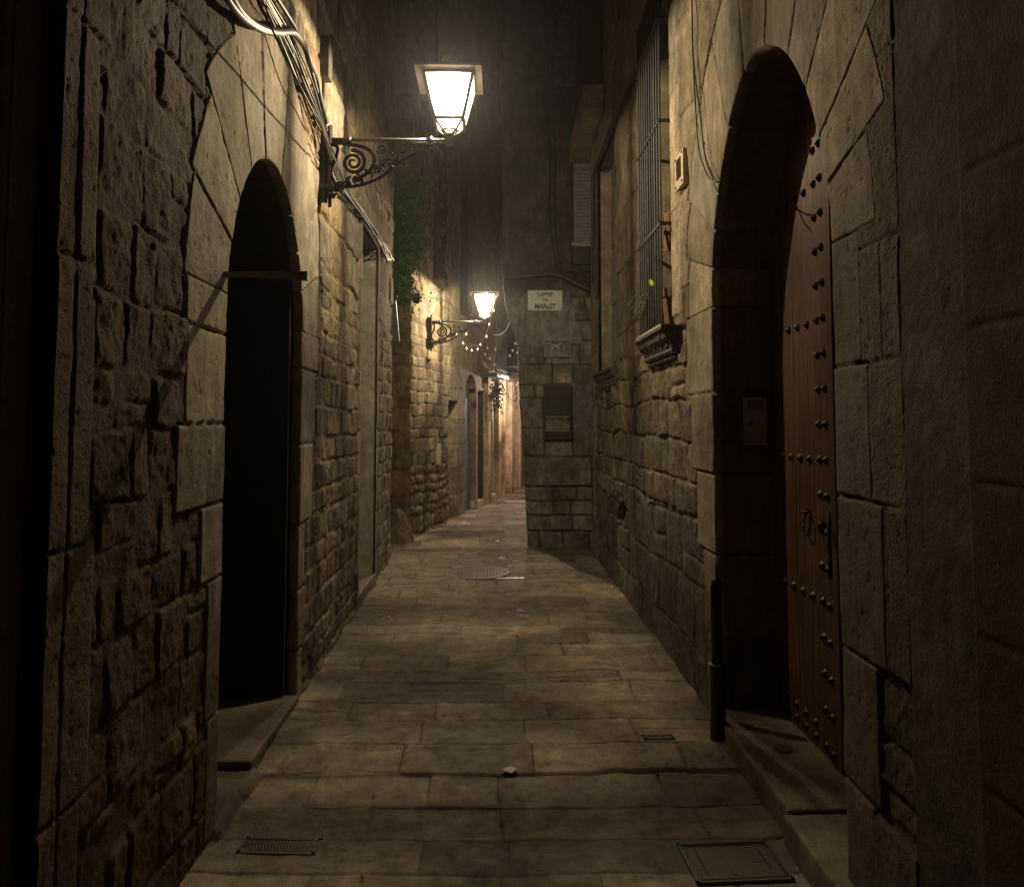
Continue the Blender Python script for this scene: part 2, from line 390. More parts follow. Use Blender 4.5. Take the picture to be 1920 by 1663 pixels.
class Arch:                                  # round-headed opening with a ring of long voussoirs and jamb blocks
    def __init__(s, u0, zs, r, zb, rows_a, rows_b, na, w_a, w_b, w_arc, seed, H=None, p=2.0):
        s.H = H or r; s.p = p
        s.u0, s.zs, s.r, s.zb = u0, zs, r, zb
        s.ra, s.rb = np.array(rows_a), np.array(rows_b)      # near jamb, far jamb block heights
        q = np.random.default_rng(seed)
        s.th = np.linspace(0, PI, na + 1); s.th[1:-1] += q.uniform(-.06, .06, na - 1) * (PI / na)
        s.wa = np.array([w_a * q.uniform(.75, 1.25) for _ in s.ra]); s.wb = np.array([w_b * q.uniform(.75, 1.2) for _ in s.rb])
        s.wc = np.array([w_arc * q.uniform(.93, 1.07) for _ in range(na)]); s.seed = seed
    def info(s, u, v):                       # t, width of the block there
        du = u - s.u0
        t_j = np.abs(du) - s.r; rad = np.hypot(du, v - s.zs) + 1e-6; kk = (np.abs(du / s.r) ** s.p + np.abs((v - s.zs) / s.H) ** s.p) ** (1 / s.p) + 1e-6; t = np.where(v < s.zs, t_j, rad * (1 - 1 / kk))
        ka = np.clip(np.searchsorted(s.ra, v) - 1, 0, len(s.ra) - 1); kb = np.clip(np.searchsorted(s.rb, v) - 1, 0, len(s.rb) - 1)
        th = np.arctan2(v - s.zs, -du); kc = np.clip(np.searchsorted(s.th, th) - 1, 0, len(s.wc) - 1)
        wj = np.where(du < 0, s.wa[ka], s.wb[kb]); return t, np.where(v < s.zs, wj, s.wc[kc])
    def mesh(s, name, pos, nrm, depth, mat, parent, pal=PAL_ASH, ds=0.008, near=1.0, inner=(1, 1, 1), lift=0.02):
        """pos(u) -> xy on wall line, nrm 2-vector pointing into the lane"""
        z1 = np.arange(s.zb, s.zs, ds); nA = len(z1); ths = np.arange(0, PI, ds / (s.r + 0.4)); nB = len(ths); z2 = z1[::-1]
        S = nA + nB + nA
        wmax = max(s.wa.max(), s.wb.max(), s.wc.max()) + 0.012
        t = np.concatenate([-np.arange(depth, 0.012, -0.014), -np.linspace(0.012, 0, 4)[:-1], np.linspace(0, 0.016, 5), np.arange(0.022, wmax, 0.0085)])
        T = np.broadcast_to(t, (S, len(t))).copy(); tp = np.maximum(T, 0)
        dirx = np.zeros(S); dirz = np.zeros(S); eu = np.zeros(S); ez = np.zeros(S); blk = np.zeros(S); dj = np.zeros(S); W = np.zeros(S); arc = np.zeros(S)
        dirx[:nA] = -1; eu[:nA] = s.u0 - s.r; ez[:nA] = z1
        k = np.clip(np.searchsorted(s.ra, z1) - 1, 0, len(s.ra) - 1); nx = np.append(s.ra, 99)[k + 1]; blk[:nA] = k; W[:nA] = s.wa[k]; dj[:nA] = np.minimum(z1 - s.ra[k], nx - z1)
        a = slice(nA, nA + nB); dirx[a] = -np.cos(ths); dirz[a] = np.sin(ths); RR = 1 / (np.abs(np.cos(ths) / s.r) ** s.p + np.abs(np.sin(ths) / s.H) ** s.p) ** (1 / s.p); eu[a] = s.u0 - RR * np.cos(ths); ez[a] = s.zs + RR * np.sin(ths)
        k = np.clip(np.searchsorted(s.th, ths) - 1, 0, len(s.wc) - 1); blk[a] = 100 + k; W[a] = s.wc[k]; dj[a] = np.minimum(ths - s.th[k], s.th[k + 1] - ths); arc[a] = 1
        b = slice(nA + nB, S); dirx[b] = 1; eu[b] = s.u0 + s.r; ez[b] = z2
        k = np.clip(np.searchsorted(s.rb, z2) - 1, 0, len(s.rb) - 1); nx = np.append(s.rb, 99)[k + 1]; blk[b] = 200 + k; W[b] = s.wb[k]; dj[b] = np.minimum(z2 - s.rb[k], nx - z2)
        DJ = np.where(arc[:, None] > 0, dj[:, None] * (s.r + tp), dj[:, None])
        BL = np.broadcast_to(blk[:, None], T.shape).copy()
        U = eu[:, None] + dirx[:, None] * tp; Z = ez[:, None] + dirz[:, None] * tp
        DJ = np.abs(DJ + 0.0025 * fbm(U + T * 2, Z, 20, 3, s.seed))
        dout = W[:, None] - T
        d = np.minimum(DJ, np.where(T > 0, dout, 9))
        body = 1 - np.exp(-(np.maximum(d, 0) / 0.0035) ** 2)
        q = s.seed
        qu = U * 1.0 + BL * 3.7; n1 = fbm(qu, Z + T * (T < 0), 5, 5, q + 5, .55)
        pit = sstep(fbm(qu, Z, 60, 3, q + 40), .47, .6); chip = sstep(fbm(qu, Z, 7, 4, q + 50), .3, .6) * np.exp(-d / .012)
        rel = body * (lift - 0.008 + (hash1(BL, 7) - .5) * .006) + 0.005 * n1 - .004 * pit - .010 * chip
        arr = 0.005 + 0.008 * np.maximum(0, fbm(U, Z, 6, 3, q + 60))
        H = np.where(T >= 0, rel - arr * np.exp(-T / .007), T)
        H = np.where(T > W[:, None] - .002, -0.05, H)
        # reveal pushed back at joints, rounded at the arris
        back = np.where(T < 0, -(rel * .6 - .008) + arr * np.exp(T / .007), arr * np.exp(-T / .006) * 0.6)
        U = U + dirx[:, None] * back; Z = Z + dirz[:, None] * back
        xy = pos(U); P = np.stack([xy[0] + nrm[0] * H, xy[1] + nrm[1] * H, Z], -1)
        c = stone_cols(BL, q + 3, pal) * (.93 + .35 * n1)[..., None] * (.72 + .28 * body)[..., None]
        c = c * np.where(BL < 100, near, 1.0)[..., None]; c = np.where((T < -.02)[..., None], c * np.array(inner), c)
        return grid_mesh(name, P, c, None, mat, parent, smooth=True)

def quad_mask(keep):                         # vertex keep -> face keep
    return keep[:-1, :-1] & keep[1:, :-1] & keep[1:, 1:] & keep[:-1, 1:]
def adaptive(segs):
    out = []
    for a, b, s in segs: out.append(np.arange(a, b, s))
    out.append([segs[-1][1]]); return np.concatenate(out)

def slab(name, x0, x1, y0, y1, z0, z1, mat, parent=None, col=(.2, .17, .13), r=0.012, rough=0.006, res=0.02, seed=0, warp=0.0):
    """a hewn block: subdivided, worn edges, uneven faces"""
    import bmesh
    bm = bmesh.new(); bmesh.ops.create_cube(bm, size=1)
    for v in bm.verts: v.co = Vector(((x0 + x1) / 2 + v.co.x * (x1 - x0), (y0 + y1) / 2 + v.co.y * (y1 - y0), (z0 + z1) / 2 + v.co.z * (z1 - z0)))
    for ax, (a, b) in enumerate(((x0, x1), (y0, y1), (z0, z1))):
        n = max(1, int((b - a) / res)); ts = [a + (b - a) * i / n for i in range(1, n)] + [a + r * .4, b - r * .4]
        for t in ts:
            co = [0, 0, 0]; co[ax] = t; no = [0, 0, 0]; no[ax] = 1
            bmesh.ops.bisect_plane(bm, geom=bm.verts[:] + bm.edges[:] + bm.faces[:], plane_co=co, plane_no=no)
    me = bpy.data.meshes.new(name); bm.to_mesh(me); bm.free()
    P = np.empty(len(me.vertices) * 3); me.vertices.foreach_get('co', P); P = P.reshape(-1, 3)
    lo = np.array([x0, y0, z0]) + r; hi = np.array([x1, y1, z1]) - r
    c = np.clip(P, lo, hi); d = P - c; L = np.linalg.norm(d, axis=1, keepdims=True) + 1e-9
    P = c + d / L * r
    nn = d / L
    n1 = fbm(P[:, 0] + P[:, 2] * 1.3, P[:, 1] + P[:, 2] * .7, 9, 4, seed + 3, .55); n2 = fbm(P[:, 0] + P[:, 2], P[:, 1] - P[:, 2], 2.2, 2, seed + 9)
    P = P + nn * (n1 * rough + n2 * warp)[:, None]
    me.vertices.foreach_set('co', P.ravel().astype(np.float32)); me.update()
    o = link(name, me, mat, parent, smooth=True)
    a = me.color_attributes.new('tint', 'FLOAT_COLOR', 'POINT'); rgba = np.ones((len(P), 4), np.float32)
    rgba[:, :3] = np.array(col) * (1 + .25 * fbm(P[:, 0], P[:, 1] + P[:, 2], 3, 3, seed + 20))[:, None]; a.data.foreach_set('color', rgba.ravel())
    return o

# ================================================================== STREET (one sheet)
xs = np.concatenate([[-40, -20, -10, -6], np.arange(-4, -1.7, .08), np.arange(-1.7, 1.7, .0095), np.arange(1.7, 6, .09), [6, 10, 20, 40]])
ys = np.concatenate([[-40, -20, -8], np.arange(-3, 1.4, .08), np.arange(1.4, 3.7, .0065), np.arange(3.7, 6, .011), np.arange(6, 10, .02), np.arange(10, 26, .05), [26, 30, 60]])
X, Y = np.meshgrid(xs, ys, indexing='ij')
rw = [-50, -3.0, -1, 0, .4, .8, 1.2, 1.5, 1.8, 2.08, 2.36, 2.68, 2.89, 3.12, 3.39, 3.65, 3.93, 4.17, 4.47, 4.66, 4.98, 5.25, 5.48]
q = np.random.default_rng(3)
while rw[-1] < 27: rw.append(rw[-1] + q.uniform(.2, .38))
rw = np.array(rw + [70.])
ex = {10: [-.65, .0, .35, .8], 11: [-.28, .04, .69], 12: [-.5, .02, .8], 13: [-.78, -.28, .02, .72], 14: [-.42, .18, .86], 15: [-.35, .16, .7], 9: [-.75, -.1, .25, .9]}
slope = 0.02 * (Y - 3.4) * 0
Xs = X + 0.025 * (Y - 3.4)
sid, d = courses(Xs, Y + 0.02 * X, rw, .42, 1.05, 5, 0.018, ex, 0.12, -42, 42)
dd = np.maximum(d + 0.004 * fbm(X, Y, 14, 3, 77) - 0.001, 0)
body = 1 - np.exp(-(dd / (0.0035 + .004 * sstep(fbm(X, Y, 1.2, 3, 91), 0, .4))) ** 2)
wear = fbm(X, Y, 2.3, 4, 61, .55); fine = fbm(X * .7, Y, 9, 5, 62, .6)
tiltx = (hash1(sid, 31) - .5) * .010 + (hash1(sid, 32) - .5) * 0.05 * (((Y * 3.1) % 1) - .5) * 0
gap = sstep(fbm(X, Y, 1.7, 3, 90), .05, .5)
h = body * (0.004 + .013 * gap) + tiltx * .5 + 0.008 * wear + 0.0035 * fine
h += 0.006 * np.abs(fbm(X * .35, Y * 1.6, 5, 3, 66))          # layered flaking
stepf = 0.02 * sstep(Y, 3.38, 3.66) + 0.013 * sstep(Y, 3.385, 3.395) - .016
h = h + np.where(np.abs(X) < 3, stepf, 0)
h -= 0.003 * np.exp(-((X - .02 - .05 * fbm(Y, Y * 0, 1, 3, 4)) / .12) ** 2) * (Y < 9)        # shallow runnel along the middle
big = fbm(X, Y, .9, 4, 71)
crk = np.exp(-(np.abs(fbm(X, Y, 1.6, 5, 201, .6)) / .006) ** 2) * sstep(fbm(X, Y, 1.1, 2, 202), .1, .3); pitp = sstep(fbm(X, Y, 26, 3, 203), .42, .56)
h = h - .004 * crk - .0022 * pitp
c = stone_cols(sid, 8, [(.255, .215, .165), (.24, .205, .162), (.265, .222, .168), (.235, .205, .167), (.262, .215, .16)])
c = c * (1 + .3 * wear + .28 * big)[..., None] * (lambda j: j + (1 - j) * body)(.38 + .35 * sstep(fbm(X, Y, 1.9, 3, 44), -.2, .4))[..., None]
damp = sstep(fbm(X, Y, 2.6, 4, 85, .6) + .55 * np.exp(-((X - .03) / .16) ** 2), .33, .39)
c = c * (1 - .24 * damp)[..., None]; h = h - .002 * damp
pale = sstep(fbm(X, Y, 3.2, 5, 95, .65), .36, .6)
c = c * (1 + .4 * pale)[..., None] * (1 - .5 * crk)[..., None] * (1 - .25 * pitp)[..., None]
c = np.where(((Y > 11)[..., None]), c * np.array([1.1, 1.0, 1.08]), c)  # far paving tinted pinkish: the far lamp's light put into the colour
hgt_ = h
street = grid_mesh('street', np.stack([X, Y, h], -1), c, None, M_PAV, smooth=True)
tag(street, 'worn stone slab paving of the narrow lane', None, None, 'structure')

# ================================================================== LEFT NEAR BUILDING
aL, bL = -1.022, -0.02
posL = lambda u: (aL + bL * u, u)
nL = np.array((1, .02)); nL = nL / np.linalg.norm(nL)
bldL = empty('stone_house', (-1.1, 5, 0), label='rubble stone house on the left with black arched doorway and narrow tall portal', cat='building')
def world(o):
    b = Matrix.LocRotScale(o.location, o.rotation_euler, o.scale)
    return b if o.parent is None else world(o.parent) @ o.matrix_parent_inverse @ b
def rel(o, _=None):                          # child modelled in world coordinates: cancel its parent's placement
    o.matrix_parent_inverse = world(o.parent).inverted(); return o

archL = Arch(3.57, 2.05, .613, 0.0, [0, .45, .96, 1.24, 1.54, 1.89], [0, .3, .62, .98, 1.42, 1.85], 9, .3, .3, .56, 21, H=.74, p=1.85)
archL.wa = np.array([.13, .16, .24, .47, .40, .42]); archL.wb = np.array([.12, .16, .14, .30, .36, .42])
archL.wc = np.array([.44, .47, .55, .60, .62, .62, .60, .55, .50])
us = adaptive([(1.76, 3.0, .0065), (3.0, 5.0, .011), (5.0, 8.42, .017)])
vs = adaptive([(-.06, 3.9, .0078), (3.9, 7.4, .02)])
U, V = np.meshgrid(us, vs, indexing='ij')
h, c, sid, d = rubble(U, V, rows_of(8, .13, .25, 41, -.1), .11, .27, 41, amp=.017, edge=.008, rough=.011, warp=.04, split=.2, off=.005, mort_h=.006, mortar=np.array((.22, .18, .12)))
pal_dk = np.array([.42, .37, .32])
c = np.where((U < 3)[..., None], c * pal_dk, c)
# beyond the door: flatter, more regular small coursing below, big smooth blocks above
h2, c2, _, _ = rubble(U, V, rows_of(8, .12, .2, 43, -.1), .13, .30, 43, amp=.024, edge=.011, rough=.010, warp=.03, split=.0, off=.007, mortar=np.array((.36, .28, .16)), mort_h=.008)
h3, c3, _, _ = rubble(U, V, rows_of(8, .24, .36, 44, -.1), .35, .8, 44, amp=.02, edge=.02, rough=.007, warp=.05, split=.1, off=.006, mortar=np.array((.36, .28, .16)))
z2 = sstep(U, 4.0, 4.02); z3 = sstep(V + .25 * fbm(U, V, 1.3, 2, 3), 2.45, 2.47) * z2
h = h * (1 - z2) + h2 * z2; c = c * (1 - z2)[..., None] + c2 * z2[..., None]
h = h * (1 - z3) + h3 * z3; c = c * (1 - z3)[..., None] + c3 * z3[..., None]
# tall dressed blocks at the near corner
ha, ca, _, _ = ashlar(U, V, np.array([-1, .62, 1.24, 1.95, 2.55, 3.3, 4.1, 9]), .5, .7, 45, explicit={k: [1.835] for k in range(8)})
za = (U < 1.93 + .12 * (hash1(np.floor(V / .62), 3) - .3))
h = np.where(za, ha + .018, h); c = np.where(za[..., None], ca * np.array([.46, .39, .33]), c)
# smooth dressed strip round the far portal
PO0, PO1, POZ = 6.2, 7.1, 3.2
hp, cp, _, _ = ashlar(U, V, rows_of(8, .3, .5, 46, -.1), 3, 4, 46, explicit={k: [] for k in range(40)})
zp = ((U > PO0 - .1) & (U < PO1 + .12) & (V < POZ + .3))
h = np.where(zp, hp + .022, h); c = np.where(zp[..., None], cp * 1.0, c)
t, wk = archL.info(U, V)
h = np.where(t < wk - .002, -.03, h)
keep = (t > .03) & ~((U > PO0) & (U < PO1) & (V < POZ) & (V > .1))
# rounded far end
P = np.stack([aL + bL * U + h * nL[0], U + h * nL[1], V], -1)
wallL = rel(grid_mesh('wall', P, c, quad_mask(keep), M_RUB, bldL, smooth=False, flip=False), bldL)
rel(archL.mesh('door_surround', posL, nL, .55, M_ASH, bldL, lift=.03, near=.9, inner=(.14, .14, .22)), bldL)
# end face of the wall (turns the corner at the side lane)
ue = adaptive([(0, 3.0, .03)]); U2, V2 = np.meshgrid(ue, np.arange(-.05, 7.4, .03), indexing='ij')
h, c, _, _ = rubble(U2 + 9, V2, rows_of(8, .2, .34, 47, -.1), .3, .6, 47, amp=.02)
rel(grid_mesh('end_wall', np.stack([aL + bL * 8.42 + .02 - U2, 8.42 + h, V2], -1), c, None, M_RUB, bldL, smooth=False), bldL)
# portal reveals and dark door
m = MB(); xw = aL + bL * 6.6
m.box(xw - .45, xw + .0, PO1 - .002, PO1 + .09, .1, POZ + .1); m.box(xw - .45, xw + .0, PO0 - .09, PO0 + .002, .1, POZ + .1); m.box(xw - .45, xw, PO0 - .09, PO1 + .09, POZ - .004, POZ + .12)
o = m.build('portal_reveal', M_PLA, bldL); tinted(o, (.30, .28, .23)); rel(o, bldL)
rel(slab('threshold', xw - .5, xw + .03, PO0 - .05, PO1 + .05, -.05, .13, M_STEP, bldL, (.24, .2, .14), seed=3), bldL)
m = MB(); m.box(xw - .50, xw - .44, PO0 - .05, PO1 + .05, .13, POZ + .05)
for k in range(3): m.box(xw - .44, xw - .425, PO0 + .05, PO1 - .05, .25 + k * 1.0, 1.1 + k * 1.0, bev=.006)
rel(m.build('portal_door', M_DARKWOOD, bldL), bldL)
# black arched doorway: an open leaf standing against the far jamb, closed leaf behind
m = MB(); m.box(-1.61, -1.14, 4.12, 4.15, .08, 2.40)
for k in range(2): m.box(-1.56, -1.18, 4.108, 4.121, .2 + k * .85, .9 + k * .85, bev=.005)
dl = rel(m.build('open_door_leaf', M_DARKWOOD, bldL), bldL)
m = MB()
for k in range(13): m.box(-1.52, -1.34, 4.097, 4.119, 2.02 + k * .026, 2.035 + k * .026, M=None)
m.box(-1.54, -1.52, 4.095, 4.121, 2.0, 2.38); m.box(-1.34, -1.32, 4.095, 4.121, 2.0, 2.38)
rel(m.build('louvre', M_IRONMATT, bldL), bldL)
m = MB(); m.box(-1.68, -1.63, 2.85, 4.3, .0, 2.85)
for a in (2.95, 3.3, 3.65): m.box(-1.63, -1.61, a, a + .28, .2, 2.5, bev=.008)
rel(m.build('door', M_DARKWOOD, bldL), bldL)
# body behind, cap and upper floors
m = MB(); m.box(-5, -1.72, 1.3, 8.38, -.1, 7.35); m.box(-1.72, -1.16, 1.78, 8.38, 7.2, 7.35)
m.box(-1.72, -1.66, 1.8, 2.8, 0, 7.2)
o = m.build('building_body', M_PLA, bldL); tinted(o, (.2, .17, .13)); rel(o, bldL)

# far-left near edge: dark moulded door frame of the next house, seen end on
hN = empty('neighbour_house', (-1.2, 1.2, 0), label='next house at the left picture edge with dark moulded door frame', cat='building')
m = MB(); m.box(-1.75, -1.085, 1.66, 1.755, -.05, 5.2)
m.tube([(-1.105, 1.655, -.05), (-1.105, 1.655, 5.2)], .016, 10); m.tube([(-1.15, 1.65, -.05), (-1.15, 1.65, 5.2)], .022, 12)
m.box(-1.20, -1.172, 1.62, 1.66, -.05, 5.2, bev=.006); m.box(-1.4, -1.2, 1.55, 1.66, -.05, 5.2, bev=.01)
o = m.build('door_frame', M_PLA, hN); tinted(o, (.22, .17, .13)); rel(o, hN)
m = MB(); m.box(-1.5, -1.42, .2, 1.6, 0, 5.2)
for k in range(4): m.box(-1.42, -1.40, .35, 1.45, .25 + k * 1.1, 1.15 + k * 1.1, bev=.01)
rel(m.build('door', M_DARKWOOD, hN), hN)
m = MB(); m.box(-5, -1.06, -3, .2, -.05, 5.2); m.box(-5, -1.5, .2, 1.7, -.05, 5.2); m.box(-5, -1.02, -3, 1.74, 5.2, 7.3)
o = m.build('wall', M_PLA, hN); tinted(o, (.2, .15, .11)); rel(o, hN)

# doorstep and cement ramp at the left door
o = slab('doorstep', -1.64, -1.065, 3.37, 4.17, -.03, .072, M_STEP, None, (.165, .135, .098), r=.010, rough=.004, res=.016, seed=8, warp=.004)
tag(o, 'raised stone doorstep slab in front of the black arched doorway', 'doorstep')
xr = np.linspace(-1.64, -1.0, 60); yr = np.linspace(2.62, 3.40, 70); XX, YY = np.meshgrid(xr, yr, indexing='ij')
edge_x = -1.035 + .03 * fbm(YY, YY * 0, 5, 3, 4) - .03 * (YY < 2.9)
zz = .030 * sstep(edge_x - XX, -.004, .03) - .03 * sstep(XX - edge_x, 0, .01) + .006 * fbm(XX, YY, 4, 4, 5) + .012 * (-1.05 - XX)
cc = np.array((.15, .13, .10)) * (1 + .35 * fbm(XX, YY, 4, 4, 6))[..., None] * (1 - .3 * sstep(fbm(XX, YY, 6, 3, 9), .3, .5))[..., None]
o = grid_mesh('cement_ramp', np.stack([XX, YY, zz + .006], -1), cc, None, M_STEP, smooth=True)
tag(o, 'patch of grey cement ramp before the black arched doorway', None, None, 'structure')

# ================================================================== RIGHT NEAR BUILDING
XR = 1.14
posR = lambda u: (XR + 0 * np.asarray(u, float), u)
nR = np.array((-1., 0.))
bldR = empty('ashlar_house', (1.2, 5, 0), label='stone house on the right with studded wooden door and barred window', cat='building')
archR = Arch(3.13, 2.14, .69, 0.0, [0, .42, .83, 1.31, 1.73], [0, .45, .87, 1.28, 1.70], 11, .3, .4, .55, 31, H=1.0, p=1.78)
archR.wa = np.array([.2, .24, .30, .24, .20]); archR.wb = np.array([.16, .2, .34, .42, .52])
archR.wc = np.array([.3, .42, .55, .60, .60, .60, .60, .60, .58, .52, .46])
us = adaptive([(2.02, 3.0, .0065), (3.0, 5.0, .011), (5.0, 8.62, .017)])
U, V = np.meshgrid(us, vs, indexing='ij')
h, c, _, _ = rubble(U, V, rows_of(8, .17, .27, 51, -.1), .16, .38, 51, amp=.026, edge=.012, rough=.011, warp=.05, split=.12, off=.009, mortar=np.array((.27, .215, .135)),
                    pal=[(.22, .18, .125), (.20, .165, .12), (.24, .2, .13), (.19, .15, .11), (.17, .15, .12), (.26, .21, .14)])
# low part: big worn greyish blocks
h2, c2, _, _ = rubble(U, V, rows_of(8, .28, .42, 52, -.1), .35, .8, 52, amp=.016, edge=.012, rough=.008, warp=.05, split=.2, off=.005, pal=[(.17, .155, .13), (.19, .165, .13), (.15, .14, .12)], mortar=np.array((.22, .19, .14)))
zl = sstep(.95 + .22 * fbm(U, V * 0, 1.1, 3, 8) - V, -.01, .01); h = h * (1 - zl) + h2 * zl; c = c * (1 - zl)[..., None] + c2 * zl[..., None]
# upper part: large smooth blocks, limewashed
h3, c3, _, _ = ashlar(U, V, rows_of(8, .42, .62, 53, 1.9), .6, 1.2, 53, amp=.010, warp=.04, rough=.014, joint=.01, off=.006, pal=[(.235, .195, .135), (.22, .185, .13), (.25, .205, .14)])
c3 = c3 * (1 + .35 * fbm(U, V * .5, 2.5, 4, 54))[..., None]
zu = sstep(V + .14 * fbm(U, V, 1.5, 3, 55), 2.06, 2.10); h = h * (1 - zu) + (h3 + .02) * zu; c = c * (1 - zu)[..., None] + c3 * zu[..., None]
# near pier: coursed ashlar above, rough base
ha, ca, _, _ = ashlar(U, V, np.array([-1, .40, .84, 1.31, 1.73, 2.08, 2.62, 3.2, 3.9, 4.7, 9]), .4, .7, 56, explicit={0: [2.3], 1: [2.18], 2: [2.13], 3: [2.24], 4: [2.12], 5: [], 6: [], 7: [2.1], 8: [], 9: []})
rb, rc, _, _ = rubble(U, V, np.array([-1, .40, .62, .84, 9]), .2, .5, 57, amp=.014, edge=.012, rough=.013, warp=.04, split=.4)
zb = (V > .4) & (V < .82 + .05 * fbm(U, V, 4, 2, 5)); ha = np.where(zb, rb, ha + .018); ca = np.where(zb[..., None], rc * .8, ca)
near = U < 2.62; h = np.where(near, ha, h); c = np.where(near[..., None], ca * .46, c)  # pier stones darkened in colour to stand for the lamp's falloff
# end strip (quoins)
he, ce, _, _ = ashlar(U, V, rows_of(8, .35, .6, 58, -.1), 3, 4, 58, explicit={k: [] for k in range(40)})
ze = U > 8.28 + .1 * (hash1(np.floor(V / .45), 3) > .5)
h = np.where(ze, he + .03 - .05 * sstep(U, 8.55, 8.64), h); c = np.where(ze[..., None], ce, c)
# jamb strip of the barred window
W1 = (4.62, 5.28, 2.16, 4.4); W2 = (6.9, 8.0, 2.07, 4.3)
zj = (U > 4.38) & (U < 5.38) & (V > 2.2) & (V < 4.6); hj, cj, _, _ = ashlar(U, V, np.array([1, 2.85, 3.6, 4.35, 9]), 3, 4, 59, explicit={k: [4.45] for k in range(6)})
h = np.where(zj, hj + .032, h); c = np.where(zj[..., None], cj * 1.08, c)
t, wk = archR.info(U, V)
h = np.where(t < wk - .002, -.03, h)
keep = (t > .03)
for a, b, z0, z1 in (W1, W2): keep &= ~((U > a) & (U < b) & (V > z0) & (V < z1))
# a dark cavity low in the wall
hx = (U - 6.75) / .28; hz = (V - .72) / .10; cav = (hx ** 2 + (hz + .8 * hx) ** 2) < 1
h = np.where(cav, -.12, h); c = np.where(cav[..., None], c * .6, c)
P = np.stack([XR - h, U, V], -1)
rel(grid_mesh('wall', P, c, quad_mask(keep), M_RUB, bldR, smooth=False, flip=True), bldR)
rel(archR.mesh('door_surround', posR, nR, .36, M_ASH, bldR, pal=[tuple(.84 * q for q in p_) for p_ in PAL_ASH], lift=.034, near=.54, inner=(.6, .57, .56)), bldR)  # near jamb blocks darkened: lamp falloff put into the stone colour
U2, V2 = np.meshgrid(np.arange(0, 3, .04), np.arange(-.05, 7.4, .04), indexing='ij')
h, c, _, _ = rubble(U2 + 15, V2, rows_of(8, .2, .34, 47, -.1), .3, .6, 47, amp=.02)
rel(grid_mesh('end_wall', np.stack([XR + .02 + U2, 8.62 + h, V2], -1), c, None, M_RUB, bldR), bldR)
m = MB(); m.box(1.9, 5, 1.3, 8.58, -.1, 7.35); m.box(1.18, 1.9, 2.06, 8.58, 7.2, 7.35); m.box(1.52, 1.9, 3.86, 4.5, -.1, 7.2); m.box(1.52, 1.9, 2.06, 2.36, -.1, 7.2); m.box(1.52, 1.9, 2.3, 3.9, 3.2, 7.2)
o = m.build('building_body', M_PLA, bldR); tinted(o, (.2, .17, .13)); rel(o, bldR)
# window reveals, backs
for (a, b, z0, z1), nm in ((W1, 'barred_window'), (W2, 'shuttered_window')):
    m = MB(); dep = .34 if nm[0] == 'b' else .12
    m.box(XR + .002, XR + dep, b - .002, b + .06, z0, z1); m.box(XR + .002, XR + dep, a - .06, a + .002, z0, z1)
    m.box(XR + .002, XR + dep, a, b, z1 - .002, z1 + .06); m.box(XR - .0, XR + dep, a, b, z0 - .06, z0 + .0)
    f = m.build(nm, M_PLA, bldR); tinted(f, (.25, .20, .14)); rel(f, bldR)
    m = MB(); m.box(XR + dep, XR + dep + .03, a, b, z0, z1); n = 3
    for k in range(n):
        yy = a + (b - a) * k / n
        for z in np.arange(z0 + .1, z1 - .5, .62): m.box(XR + dep - .015, XR + dep, yy + .03, yy + (b - a) / n - .03, z, z + .52, bev=.006)
    rel(m.build('shutter', M_DARKWOOD if nm[0] == 'b' else M_SHUT, f), bldR)
# moulded corbel sills
def sill(y0, y1, zt, out, nm='sill'):
    prof = [(XR + .06, zt), (XR - out, zt), (XR - out, zt - .022), (XR - out + .015, zt - .03), (XR - out + .03, zt - .07), (XR - out + .055, zt - .10), (XR - out * .52, zt - .115),
            (XR - out * .45, zt - .135), (XR - out * .52, zt - .15), (XR - out * .45, zt - .165), (XR - out * .30, zt - .175), (XR - out * .34, zt - .19), (XR - out * .2, zt - .20), (XR + .06, zt - .205)]
    m = MB(); n = 26; pr = len(prof); V_ = []; F_ = []
    for i in range(n + 1):
        y = y0 + (y1 - y0) * i / n
        for j, (x, z) in enumerate(prof):
            k = max(0.0, (zt - z) / .205); inset = .10 * k * (1 if x < XR else 1)
            yy = (y0 + y1) / 2 + (y - (y0 + y1) / 2) * (1 - inset * .9); q_ = random.uniform(-.003, .003)
            V_.append((x + q_ * (x < XR), yy, z + q_))
    for i in range(n):
        for j in range(pr): F_.append((i * pr + j, i * pr + (j + 1) % pr, (i + 1) * pr + (j + 1) % pr, (i + 1) * pr + j))
    F_.append(tuple(range(pr))); F_.append(tuple(n * pr + j for j in range(pr - 1, -1, -1))); m.add(V_, F_)
    return rel(m.build(nm, M_STONEPLAIN, bldR), bldR)
sill(4.5, 5.40, 2.135, .135); sill(6.86, 8.05, 2.05, .10)
# iron grille
GX = 1.035; gy0, gy1 = 4.60, 5.32
m = MB()
for k in range(10):
    y = gy0 + .012 + (gy1 - gy0 - .024) * k / 9; m.tube([(GX, y, 2.15), (GX, y, 4.42)], .0075, 8)
for z in (2.79, 3.45, 4.12):
    m.box(GX - .011, GX - .004, gy0 - .01, gy1 + .01, z - .011, z + .011)
    for y in (gy0, gy1): m.box(GX - .011, XR + .03, y - .005, y + .005, z - .011, z + .011); m.box(XR - .035, XR - .02, y - .01, y + .01, z - .05, z + .012)
m.box(GX - .02, XR + .0, gy0 - .04, gy1 + .06, 2.137, 2.152)
rel(m.build('window_grille', M_IRONMATT, bldR), bldR)

